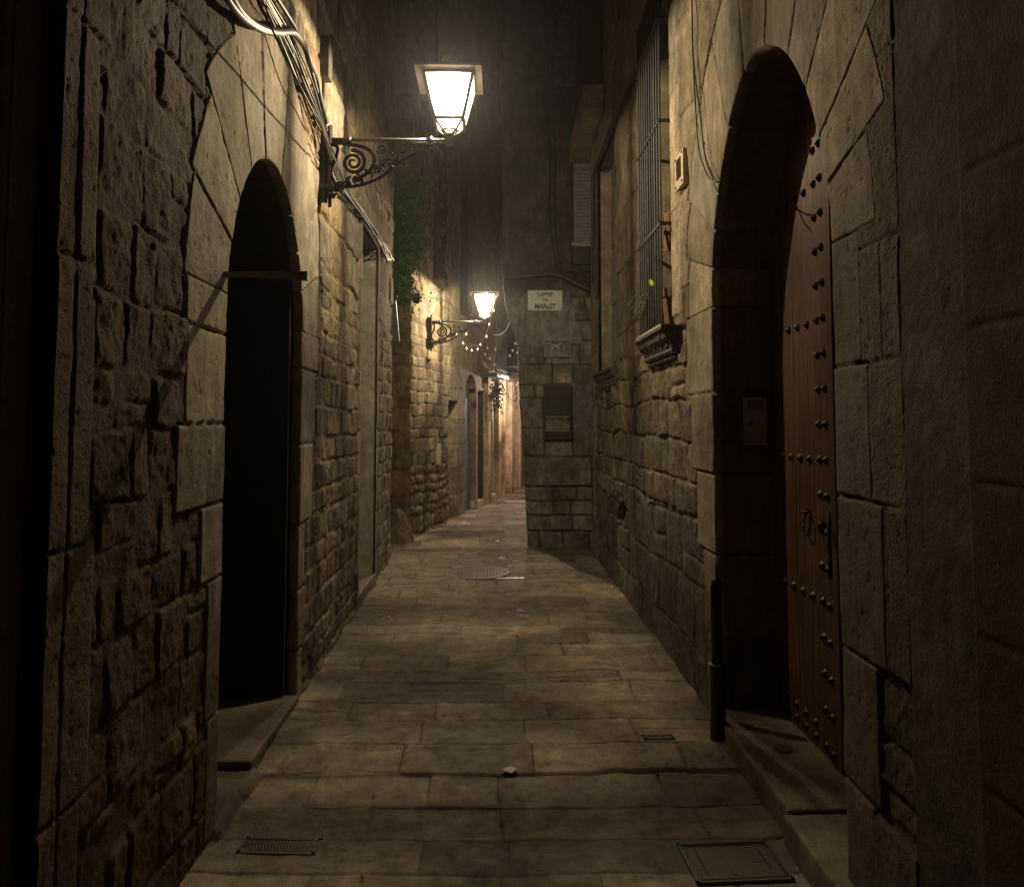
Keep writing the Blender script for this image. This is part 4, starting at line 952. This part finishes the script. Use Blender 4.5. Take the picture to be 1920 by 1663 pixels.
for k, (x0, y0, x1, y1) in enumerate([(704, 446, 734, 486), (700, 428, 722, 470), (690, 350, 712, 392)]):
    m = MB(); m.tube(crom([wl(x0, y0, .08), wl((x0 + x1) / 2 + 6, (y0 + y1) / 2 - 6 + 12 * (k % 2), .12), wl(x1, y1, .09)], 8), .006, 6); rel(m.build('loose_cable_end', M_CABLEGREY, cbl, smooth=True))
m = MB(); m.tube([wl(470, -25, .22), wl(612, 262, .14), wl(636, 318, .10)], .0045, 6); o = m.build('taut_wire', M_CABLEGREY, smooth=True)
tag(o, 'single taut wire crossing in front of the cable bundle at the large lantern', 'wire')
bx = empty('junction_box', wl(598, 112, .03), label='narrow dark junction box above the cable bundle on the left wall', cat='junction box')
p = wl(598, 112, .0); m = MB(); m.box(p.x, p.x + .075, p.y - .05, p.y + .05, p.z - .13, p.z + .13, bev=.006); rel(m.build('box_body', M_CABLEGREY, bx))
m = MB(); m.tube([(p.x + .03, p.y, p.z - .13), (p.x + .03, p.y - .01, p.z - .42)], .009, 8); rel(m.build('conduit', M_CABLE, bx, smooth=True))

cr = empty('cable_bundle', wr(1180, 180, .05), label='black cable run sloping along the right wall past the barred window', cat='cable bundle')
for i in range(6):
    o1 = .03 + .012 * i; d = rq.uniform(-5, 5)
    pts = [wr(1262 + d, -40, o1), wr(1248 + d, 5, o1), wr(1215 + d, 80, o1), wr(1185 + d, 150, o1), wr(1160 + d, 210, o1), wr(1135 + d * .6, 270, o1), wr(1118 + d * .4, 318, o1)]
    if i < 3: pts += [wr(1112, 345, o1 + .02), wr(1110, 430, o1 + .02), wr(1110, 530, o1 + .02)]
    m = MB(); m.tube(crom(pts, 6), rq.choice([.007, .009, .012]), 7); rel(m.build('cable', M_CABLE, cr, smooth=True))
c2 = empty('facade_cable', on_y(1040, 515, 9.1), label='black cables strung across the corner house front above the street name plate', cat='cable')
for i in range(5):
    d = rq.uniform(-3, 3)
    pts = [on_y(1112, 545 + d, 9.0), on_y(1085, 533 + d, 9.05), on_y(1055, 518 + d, 9.08), on_y(1030, 512 + d, 9.10), on_y(990, 517 + d, 9.10), on_y(960, 519 + d, 9.10), on_y(946, 520 + d, 9.12)]
    m = MB(); m.tube(crom(pts, 6), .017, 7); rel(m.build('cable', M_CABLE, c2, smooth=True))
for dx in (0, 9):
    pts = [on_y(1030 + dx, -20, 9.1), on_y(1028 + dx, 180, 9.1), on_y(1031 + dx, 300, 9.1), on_y(1030 + dx, 420, 9.1), on_y(1040 + dx * .6, 480, 9.1), on_y(1050, 505, 9.08), on_y(1038, 512, 9.08)]
    m = MB(); m.tube(crom(pts, 6), .012, 7); rel(m.build('cable', M_CABLE, c2, smooth=True))
thin = empty('thin_cable', wr(1330, 300, .03), label='two thin drooping cables between barred window and right arched doorway', cat='cable')
for pts in ([(1297, -20), (1299, 100), (1304, 200), (1310, 280), (1326, 328), (1342, 343), (1350, 345)], [(1297, -20), (1300, 110), (1312, 210), (1321, 290), (1335, 335), (1343, 358), (1349, 366)]):
    m = MB(); m.tube(crom([wr(x, y, .055) for x, y in pts], 7), .0042, 6); rel(m.build('cable', M_CABLE, thin, smooth=True))
cj = empty('cover_plate_box', wr(1290, 320, .02), label='cream screwed cover plate on the wall between barred window and arch', cat='junction box')
p = wr(1290, 320, 0); m = MB(); m.box(p.x - .055, p.x - .02, p.y - .095, p.y + .095, p.z - .105, p.z + .105, bev=.006); rel(m.build('plate', M_CREAM, cj))
m = MB(); m.box(p.x - .059, p.x - .054, p.y - .05, p.y + .05, p.z - .05, p.z + .07)
for a in (-.075, .075):
    for b in (-.085, .085): m.lathe([(.007, 0), (.006, .005)], 8, (p.x - .057, p.y + a, p.z + b)) if False else m.box(p.x - .060, p.x - .054, p.y + a - .006, p.y + a + .006, p.z + b - .006, p.z + b + .006)
rel(m.build('screws', M_IRON, cj))

# hook bar by the left doorway
m = MB(); m.tube([(-1.12, 2.94, 2.125), (-.95, 2.925, 2.12)], .009, 10); m.prism([(-1.11, 2.118), (-1.11, 2.130), (-.735, 2.134), (-.735, 2.100)], 'y', 2.895, 2.925)
o = m.build('wall_bar', plain('grey_bar_metal', (.16, .16, .17), .4, metal=.4)); tag(o, 'dark bar sticking out from the wall beside the black arched doorway', 'bar')

# hanging dark panel at the end of the left building
p = on_y(735, 600, 8.5); m = MB(); m.prism([(p.x - .03, p.z - .27), (p.x + .09, p.z - .25), (p.x + .045, p.z + .22), (p.x - .06, p.z + .25)], 'y', 8.47, 8.52)
m.tube(crom([(p.x - .10, 8.5, p.z + .25), (p.x - .04, 8.5, p.z + .30), (p.x + .06, 8.5, p.z + .27)]), .012, 6)
o = m.build('hanging_banner', M_IRONMATT); tag(o, 'black tapering banner hanging at the far end of the left house', 'banner')

# downpipe shoe on the right
dp = empty('bollard_pipe', (1.07, 3.66, 0), label='short capped downpipe in a wider iron sleeve beside the right arched doorway', cat='pipe')
m = MB(); m.lathe([(.040, 0), (.038, .01), (.037, .36), (.041, .365), (.041, .38), (.030, .385)], 20); m.build('sleeve', M_IRONMATT, dp, smooth=False)
m = MB(); m.lathe([(.027, .3), (.027, .74), (.022, .775), (.012, .79), (.001, .795)], 18); m.build('pipe', M_IRON, dp, smooth=True)

# intercom on the far jamb
q = on_y(1412, 790, 3.8); ic = empty('intercom', (q.x, 3.79, q.z), label='steel intercom panel with speaker slots on the far jamb of the right doorway', cat='intercom')
m = MB(); m.box(-.075, .075, -.02, 0, -.135, .135, bev=.005); m.build('frame', M_IRONMATT, ic)
m = MB(); m.box(-.062, .062, -.026, -.019, -.12, .12, bev=.003); m.build('panel', M_STEEL, ic)
m = MB()
for k in range(5): m.box(-.04, .04, -.0285, -.0262, .055 + k * .011, .060 + k * .011)
m.box(-.032, -.018, -.031, -.0262, -.02, -.005); m.build('speaker_slots', M_IRON, ic)

# ================================================================== WINDOW POTS AND PLANTS
def pot(name, x, y, z, r, hgt, tilt, label, plant):
    e = empty(name, (x, y, z), label=label, cat='flower pot', group='terracotta pots in the barred window')
    e.rotation_euler = (tilt, 0, .3)
    m = MB(); m.lathe([(.001, 0), (r * .66, 0), (r * .92, hgt * .78), (r * 1.05, hgt * .78), (r * 1.08, hgt), (r * .97, hgt), (r * .9, hgt * .85), (.001, hgt * .84)], 22); m.build('pot_body', M_TERRA, e, smooth=False)
    if plant:
        rr = random.Random(plant); ms = MB(); ml = MB()
        for k in range(9):
            a = rr.uniform(2.4, 4.0); L = rr.uniform(.10, .24); up = rr.uniform(.0, .16); P = [Vector((0, 0, hgt * .85)), Vector((math.cos(a) * L * .5, math.sin(a) * L * .6, hgt + up)), Vector((math.cos(a) * L, math.sin(a) * L * .9, hgt + up * .6 - rr.uniform(0, .10)))]
            cc = crom(P, 8); ms.tube(cc, .0018, 5)
            for p_ in cc[5:]:
                for s_ in (-1, 1):
                    t_ = Vector((rr.uniform(-.3, .3), s_, rr.uniform(-.4, .4))) * rr.uniform(.010, .024); w_ = Vector((.3, 0, 1)) * .0025
                    ml.add([p_, p_ + t_ * .5 + w_, p_ + t_, p_ + t_ * .5 - w_], [(0, 1, 2, 3)])
        ms.build('stem', M_STEM, e); ml.build('leaf', M_LEAF, e, fixn=False)
    return e
pot('flower_pot', 1.125, 4.74, 2.155, .062, .24, 0, 'upright terracotta pot on the sill at the near end of the barred window', 0)
pot('flower_pot', 1.120, 4.74, 2.64, .060, .24, .22, 'tilted terracotta pot tied to the grille above the upright pot', 0)
pot('flower_pot', 1.125, 5.14, 2.155, .055, .16, 0, 'terracotta pot with feathery plant at the far end of the barred window', 5)
q = on_x(1222, 530, 1.02); m = MB()
for k, s_ in enumerate((.020, .022, .018)):
    a = .5 + k * .9; d1 = Vector((-.35, math.cos(a) * .5, 1)).normalized() * s_ * 1.3; d2 = Vector((-.4, 1, 0)).normalized() * s_
    b_ = q + Vector((-.004 * k, .012 * (k - 1), 0)); m.add([b_ - d1, b_ + d2 * .8, b_ + d1, b_ - d2 * .8], [(0, 1, 2, 3)])
bp_ = empty('sprouting_plant', (1.12, 5.0, 2.155), label='sprig with one bright green leaf poking through the barred window', cat='plant')
rel(m.build('leaf', M_LEAFB, bp_, fixn=False)) if False else None
o = m.build('leaf', M_LEAFB, bp_, fixn=False); rel(o)
m = MB(); m.tube(crom([Vector((1.12, 5.0, 2.16)), Vector((1.10, 4.97, 2.34)), q + Vector((.03, 0, -.05)), q]), .003, 6); rel(m.build('stem', M_STEM, bp_, smooth=True))

# ================================================================== SIGNS
def text_mesh(txt, size, mat, parent, loc, rot, ext=.0015, sx=1.0, name='lettering', bold=.0):
    cu = bpy.data.curves.new(name, 'FONT'); cu.body = txt; cu.size = size; cu.extrude = ext; cu.align_x = 'CENTER'; cu.align_y = 'CENTER'; cu.offset = bold
    t = bpy.data.objects.new('tmp', cu); C.objects.link(t)
    me = bpy.data.meshes.new_from_object(t.evaluated_get(bpy.context.evaluated_depsgraph_get())); bpy.data.objects.remove(t)
    o = link(name, me, mat, parent); o.location = loc; o.rotation_euler = rot; o.scale = (sx, 1, 1); return o
q = on_y(1022, 564, 9.12); sgn = empty('street_sign', (q.x, 9.128, q.z), label='white marble plate reading CARRER DE MARLET on the corner house', cat='street sign')
m = MB(); m.box(-.215, .215, -.02, .0, -.128, .128, bev=.012); m.build('plate', M_MARBLE, sgn)
text_mesh('CARRER', .070, M_INK, sgn, (0, -.0205, .074), (PI / 2, 0, 0), sx=.78, bold=.0026)
text_mesh('DE', .05, M_INK, sgn, (0, -.0205, .005), (PI / 2, 0, 0), sx=.8, bold=.002)
text_mesh('MARLET', .088, M_INK, sgn, (0, -.0205, -.076), (PI / 2, 0, 0), sx=.8, bold=.0034)
m = MB()
for a in (-.19, .19):
    for b in (-.105, .105): m.box(a - .006, a + .006, -.023, -.0195, b - .006, b + .006, bev=.003)
m.build('screw', M_IRON, sgn)
q = on_y(1045, 653, 9.14); rl = empty('relief_tile', (q.x, 9.142, q.z), label='grey cast relief tile of a man leading a horse reading ENTRADA', cat='relief tile')
m = MB(); m.box(-.165, .165, -.012, .0, -.11, .11, bev=.004); m.build('tile', M_LEAD, rl)
m = MB()
for a in ((-.165, .165, .098, .11), (-.165, .165, -.055, -.048), (-.165, .165, -.11, -.102)): m.box(a[0], a[1], -.020, -.010, a[2], a[3])
for a in (-.165, -.090, .157): m.box(a, a + .008, -.020, -.010, -.10, .105)
m.build('frame', M_LEADLIGHT, rl)
def blob(m, pts, y=-.016, t=.006): m.prism(pts, 'y', y - t / 2, y + t / 2)
m = MB()                                     # horse and leading man as raised figures
blob(m, [(-.065, .035), (-.05, .045), (-.02, .042), (.005, .046), (.02, .062), (.035, .072), (.045, .062), (.058, .045), (.052, .038), (.036, .046), (.026, .03), (.022, .014), (-.005, .008), (-.04, .010), (-.062, .016)])
for x0, x1 in ((-.058, -.072), (-.05, -.042), (.006, -.004), (.016, .030)): blob(m, [(x0 - .006, .015), (x0 + .006, .015), (x1 + .004, -.040), (x1 - .004, -.042)])
m.tube([(-.064, -.016, .034), (-.080, -.016, .015), (-.078, -.016, -.01)], .003, 5)
blob(m, [(.078, .030), (.094, .030), (.098, -.005), (.092, -.04), (.086, -.04), (.084, -.008), (.076, -.04), (.068, -.038), (.076, -.002)])
m.lathe([(.001, -.009), (.009, 0), (.001, .009)], 8, (.087, -.016, .042)); m.tube([(.088, -.017, .02), (.118, -.017, .030), (.140, -.017, .024)], .003, 5); m.tube([(.08, -.017, .02), (.055, -.017, .042)], .003, 5)
m.build('relief_figures', M_LEADLIGHT, rl)
m = MB(); blob(m, [(-.16, .105), (-.145, .128), (-.125, .118), (-.10, .105)]); 
for k in range(6): m.tube(spiral((-.125, -.03 + k * .023), .014, .004, k, 1.2, 14, y=-.015), .0025, 5)
m.build('ornament', M_LEADLIGHT, rl)
text_mesh('ENTRADA', .052, M_LEADLIGHT, rl, (.0, -.013, -.080), (PI / 2, 0, 0), sx=1.08, ext=.003, bold=.0008)

# notice board
a_ = on_y(1020, 722, 9.1); b_ = on_y(1071, 823, 9.1)
nbd = empty('notice_board', ((a_.x + b_.x) / 2, 9.15, (a_.z + b_.z) / 2), label='dark framed notice board with three faded leaflets on the corner house', cat='notice board')
W_ = (b_.x - a_.x) / 2; H_ = (a_.z - b_.z) / 2
m = MB(); m.box(-W_, W_, -.05, 0, -H_, H_, bev=.004); m.build('board', M_BOARD, nbd)
m = MB(); m.box(-W_, W_, -.066, -.05, H_ - .018, H_); m.box(-W_, W_, -.066, -.05, -H_, -H_ + .015); m.box(-W_, -W_ + .012, -.065, -.05, -H_, H_); m.box(W_ - .012, W_, -.065, -.05, -H_, H_); m.box(-W_, W_, -.063, -.05, -.035, -.02); m.build('frame', M_IRONMATT, nbd)
for k in range(3):
    m = MB(); x = -W_ + .022 + k * (2 * W_ - .04) / 3; ww = (2 * W_ - .06) / 3
    m.prism([(x, -.24), (x + ww, -.24), (x + ww, -.10 - .015 * k), (x + ww * .5, -.085), (x, -.10)], 'y', -.053, -.0505); m.box(x, x + ww, -.053, -.0505, -.075, -.05); m.build('leaflet', M_PAPER, nbd)

# ================================================================== GROUND FITTINGS
def zed(x, y):                               # street surface height there
    i = np.clip(np.searchsorted(xs, x), 1, len(xs) - 1); j = np.clip(np.searchsorted(ys, y), 1, len(ys) - 1); return float(hgt_[i - 2:i + 2, j - 2:j + 2].max())
g = on_z(895, 1077); mh = empty('manhole_cover', (g.x, g.y, zed(g.x, g.y)), label='round cast iron manhole cover near the crossing', cat='manhole cover')
m = MB(); m.lathe([(.001, .0), (.265, .0), (.270, .004), (.285, .004), (.285, -.01)], 40)
for i in range(-7, 8):
    for j in range(-7, 8):
        if i * i + j * j < 50: m.box(i * .033 - .010, i * .033 + .010, j * .033 - .010, j * .033 + .010, .0, .0045)
m.build('cover', M_CAST, mh)
m = MB(); m.lathe([(.29, -.01), (.29, .005), (.335, .006), (.34, -.01)], 40); m.build('rim', M_CAST, mh)
a = on_z(868, 1088); b = on_z(984, 1088); m = MB(); z = zed((a.x + b.x) / 2, a.y); m.box(a.x, b.x, a.y - .014, a.y + .014, z - .01, z + .008); m.box(a.x, b.x, a.y - .035, a.y - .022, z - .01, z + .002)
o = m.build('metal_strip', M_STEEL); tag(o, 'thin steel strip set across the paving just before the manhole', 'metal strip')
def grate(name, cx, cy, w_, d_, n, rot, label, cat, fine=False):
    e = empty(name, (cx, cy, zed(cx, cy) - .001), rz=rot, label=label, cat=cat)
    m = MB(); t = .014
    for a in ((-w_ / 2, w_ / 2, -d_ / 2, -d_ / 2 + t), (-w_ / 2, w_ / 2, d_ / 2 - t, d_ / 2), (-w_ / 2, -w_ / 2 + t, -d_ / 2, d_ / 2), (w_ / 2 - t, w_ / 2, -d_ / 2, d_ / 2)): m.box(*a, -.01, .006)
    m.build('frame', M_CAST, e)
    m = MB(); m.box(-w_ / 2 + t, w_ / 2 - t, -d_ / 2 + t, d_ / 2 - t, -.01, .0)
    for k in range(n):
        x = -w_ / 2 + t + (k + .5) * (w_ - 2 * t) / n
        M = Matrix.Translation((x, 0, 0)) @ Matrix.Rotation(.5, 4, 'Z'); m.box(-.0035, .0035, -d_ / 2 + t, d_ / 2 - t, 0, .005, M=M)
    m.build('ribbed_plate', M_CAST, e); return e
g = on_z(525, 1580); grate('drain_grate', g.x, g.y, .29, .105, 22, -.06, 'small rusty slanted-rib drain grate in the bottom left paving', 'drain grate')
g = on_z(1234, 1392); grate('drain_grate', g.x, g.y, .15, .05, 6, .03, 'tiny metal plate in the paving row near the downpipe', 'drain grate')
g = on_z(1375, 1611); uc = empty('utility_cover', (g.x, g.y, zed(g.x, g.y)), rz=.05, label='rectangular stone coloured utility cover in the bottom right paving', cat='utility cover')
MC = plain('utility_cover_metal', (.085, .070, .052), .6, metal=.2, bump=.3, scale=90, var=.2)
m = MB(); m.box(-.155, .155, -.105, .105, -.01, .003, bev=.002); m.build('cover', MC, uc)
m = MB()
for a in ((-.17, .17, -.12, -.108), (-.17, .17, .108, .12), (-.17, -.158, -.12, .12), (.158, .17, -.12, .12)): m.box(*a, -.01, .007)
for a in ((-.15, .15, -.10, -.097), (-.15, .15, .097, .10), (-.15, -.147, -.1, .1), (.147, .15, -.1, .1)): m.box(*a, .002, .0055)
m.box(-.03, -.012, -.08, .08, .002, .005); m.box(.07, .10, -.01, .01, .002, .005)
for k in range(9): m.box(-.12, -.112, -.07 + k * .016, -.062 + k * .016, .002, .005); m.box(.11, .118, -.05 + k * .012, -.044 + k * .012, .002, .005)
m.build('rim', MC, uc)
# litter and paint flecks
rr = random.Random(12)
def scrap(px, py, s_, label, name='paper_scrap', flat=True):
    g = on_z(px, py); m = MB(); n = 9; z = zed(g.x, g.y) + .002
    ring_ = [Vector((g.x + s_ * math.cos(t) * rr.uniform(.5, 1.1), g.y + s_ * .6 * math.sin(t) * rr.uniform(.5, 1.1), z + rr.uniform(.002, .012))) for t in np.linspace(0, 2 * PI, n, endpoint=False)]
    m.add([Vector((g.x, g.y, z + .022))] + ring_ + [p - Vector((0, 0, .004)) for p in ring_], [(0, i + 1, (i + 1) % n + 1) for i in range(n)] + [(i + 1, i + 1 + n, (i + 1) % n + 1 + n, (i + 1) % n + 1) for i in range(n)])
    o = m.build(name, M_WHITE); tag(o, label, 'litter', 'pale scraps on the paving'); return o
scrap(957, 1447, .040, 'crumpled white scrap in the joint at the step row, brightest of the scraps')
scrap(978, 1153, .040, 'flattened white scrap in the middle of the lane beyond the shadow')
scrap(941, 1051, .050, 'folded white wrapper on the paving just past the manhole')
scrap(932, 1019, .035, 'small white wrapper near the guard stone crossing')
scrap(888, 1106, .016, 'tiny pale fleck just before the steel strip')
scrap(701, 1495, .007, 'pea-sized pale fleck in the left half of the lane')
scrap(679, 1643, .008, 'pale fleck at the bottom edge of the picture')
scrap(1148, 1110, .010, 'tiny pale fleck at the foot of the right wall')
scrap(730, 1168, .012, 'tiny pale fleck by the foot of the left rubble wall')

# ================================================================== IVY
iv = empty('ivy', (-1.3, 9.8, 2.9), label='hanging green ivy on the wall above the guard stone corner', cat='ivy')
rr = random.Random(8); m = MB(); ms = MB()
clumps = []
for k in range(120):
    t = rr.random(); px = 722 + 78 * (rr.random() ** .8) - 6 * t; py = 330 + 235 * t
    if px > 800 - 40 * t + 10 * math.sin(py / 17): px -= 30
    y_ = 9.74 - rr.uniform(0, .14); clumps.append((on_y(px, py, y_), rr.uniform(.04, .10)))
for (cpos, s_) in clumps:
    for j in range(46):
        p_ = cpos + Vector((rr.gauss(0, s_), rr.gauss(0, s_ * .5), rr.gauss(0, s_ * 1.2)));
        if p_.y > 9.79: p_.y = 9.79
        a = rr.uniform(0, 6.28); l = rr.uniform(.012, .030); d1 = Vector((math.cos(a), rr.uniform(-.9, .1), math.sin(a))).normalized() * l; d2 = d1.cross(Vector((rr.uniform(-1, 1), -1, rr.uniform(-1, 1)))).normalized() * l * .6
        m.add([p_ - d1, p_ + d2, p_ + d1, p_ - d2], [(0, 1, 2, 3)])
for k in range(14):
    x = 728 + k * 5; ms.tube(crom([on_y(x, 330, 9.72), on_y(x + rr.uniform(-8, 8), 420, 9.7), on_y(x + rr.uniform(-10, 10), 480 + rr.uniform(0, 70), 9.70)]), .004, 5)
rel(m.build('leaf', M_LEAF, iv, fixn=False)); rel(ms.build('stem', M_STEM, iv))
q = on_y(781, 562, 9.6); pb = empty('hanging_planter', q, label='small round planter hanging under the ivy at the building corner', cat='planter')
m = MB(); m.lathe([(.001, -.055), (.035, -.045), (.055, -.01), (.05, .02), (.001, .02)], 16); m.build('bowl', M_IRON, pb, smooth=True)
m = MB()
for j in range(160):
    p_ = Vector((rr.gauss(0, .035), rr.gauss(0, .03), .02 + abs(rr.gauss(0, .03)))); a = rr.uniform(0, 6.28); l = rr.uniform(.008, .018); d1 = Vector((math.cos(a), rr.uniform(-.5, .5), math.sin(a))) * l; d2 = Vector((-math.sin(a), .3, math.cos(a))) * l * .6; m.add([p_ - d1, p_ + d2, p_ + d1, p_ - d2], [(0, 1, 2, 3)])
m.build('leaf', M_LEAF, pb, fixn=False)

# ================================================================== STRING LIGHTS (unlit bulbs)
bulb_me = None
def garland(cpts, Yd, bulbs, label, r=.0045):
    global bulb_me
    e = empty('string_lights', on_y(cpts[0][0], cpts[0][1], Yd), label=label, cat='string lights', group='bulb garlands across the lane')
    m = MB(); m.tube(crom([on_y(x, y, Yd + (dz[0] if dz else 0)) for x, y, *dz in cpts], 8), r, 6); rel(m.build('cable', M_CABLE, e, smooth=True))
    for (x, y) in bulbs:
        if bulb_me is None:
            mb = MB(); mb.lathe([(.001, -.026), (.010, -.022), (.0155, -.010), (.013, .002), (.007, .011), (.006, .020), (.001, .022)], 12); o = mb.build('bulb', M_GB, e, smooth=True); bulb_me = o.data
        else: o = bpy.data.objects.new('bulb', bulb_me); C.objects.link(o); o.parent = e
        o.matrix_parent_inverse = world(e).inverted(); o.location = on_y(x, y, Yd - .01) - Vector((0, 0, .0))
    return e
K = lambda L: [(680 + a / 3.465, 480 + b / 3.465) for a, b in L]
garland(K([(380, 245), (440, 270), (530, 290), (600, 330)]), 9.9, K([(440, 290), (587, 322), (563, 345)]), 'garland of three bulbs running from the ivy towards the farther lantern')
garland(K([(880, 200), (865, 262), (840, 380), (805, 500), (770, 560), (735, 590)]), 11.5, K([(865, 265), (852, 353), (823, 443), (805, 522), (765, 575)]), 'garland hanging down right of the farther lantern')
garland(K([(612, 480), (640, 550), (690, 588), (740, 575)]), 11.4, K([(612, 512), (652, 566), (675, 600), (708, 612), (747, 604), (673, 507)]), 'garland sagging below the farther lantern bracket', .006)
garland(K([(890, 800), (920, 860), (950, 920), (990, 945), (1030, 930)]), 12.6, K([(990, 915), (972, 955), (1000, 955), (1012, 940), (955, 842), (932, 872)]), 'garland sagging before the ochre house doors', .006)
garland(K([(780, 560), (820, 600), (870, 640), (940, 640), (1010, 600)]), 13.2, K([(796, 638), (812, 598), (862, 605), (825, 665), (858, 705), (850, 748), (957, 648), (975, 612), (992, 568), (1005, 628)]), 'garland of scattered bulbs before the dark balconies')
garland(K([(1000, 830), (1010, 840), (1028, 836)]), 12.2, K([(1000, 838), (1010, 826), (1018, 845), (1024, 832)]), 'short bright garland end beside the corner house edge')
m = MB(); m.tube(crom([on_y(x, y, 11.6) for x, y in K([(850, 515), (900, 508), (940, 470), (955, 430)])]), .012, 7); o = m.build('slack_cable', M_CABLE, smooth=True); tag(o, 'slack black cable looping from the corner house across the lane', 'cable')
# dark hanging basket cluster
q = on_y(931, 735, 12.9); hb = empty('hanging_basket', q, label='dark dangling plant basket with pink flecks before the ochre house', cat='planter')
m = MB()
for j in range(420):
    p_ = Vector((rr.gauss(0, .05), rr.gauss(0, .05), rr.gauss(0, .13))); a = rr.uniform(0, 6.28); l = rr.uniform(.012, .03); d1 = Vector((math.cos(a), rr.uniform(-.5, .5), math.sin(a))) * l; d2 = Vector((-math.sin(a), .3, math.cos(a))) * l * .6; m.add([p_ - d1, p_ + d2, p_ + d1, p_ - d2], [(0, 1, 2, 3)])
m.build('leaf', plain('dark_leaf', (.03, .035, .02), .6), hb, fixn=False)
m = MB(); m.tube([(0, 0, .1), (0, 0, .55)], .005, 5); m.build('hanger', M_IRON, hb)


# ================================================================== HAZE ADDED FOR LENS GLOW ROUND THE LAMPS
m = MB(); m.box(-45, 45, -45, 70, -1.2, 15.0); hz = m.build('haze', None); tag(hz, 'thin added haze standing for lens glow round the lamps', None, None, 'stuff')
hm = bpy.data.materials.new('haze_volume'); hm.use_nodes = True; nt = hm.node_tree; nt.nodes.clear()
out = N(nt, 'ShaderNodeOutputMaterial'); pv = N(nt, 'ShaderNodeVolumePrincipled'); pv.inputs['Density'].default_value = 0.0019; pv.inputs['Anisotropy'].default_value = 0.84
pv.inputs['Color'].default_value = (.85, .88, 1.0, 1); nt.links.new(pv.outputs[0], out.inputs['Volume']); hz.data.materials.append(hm)
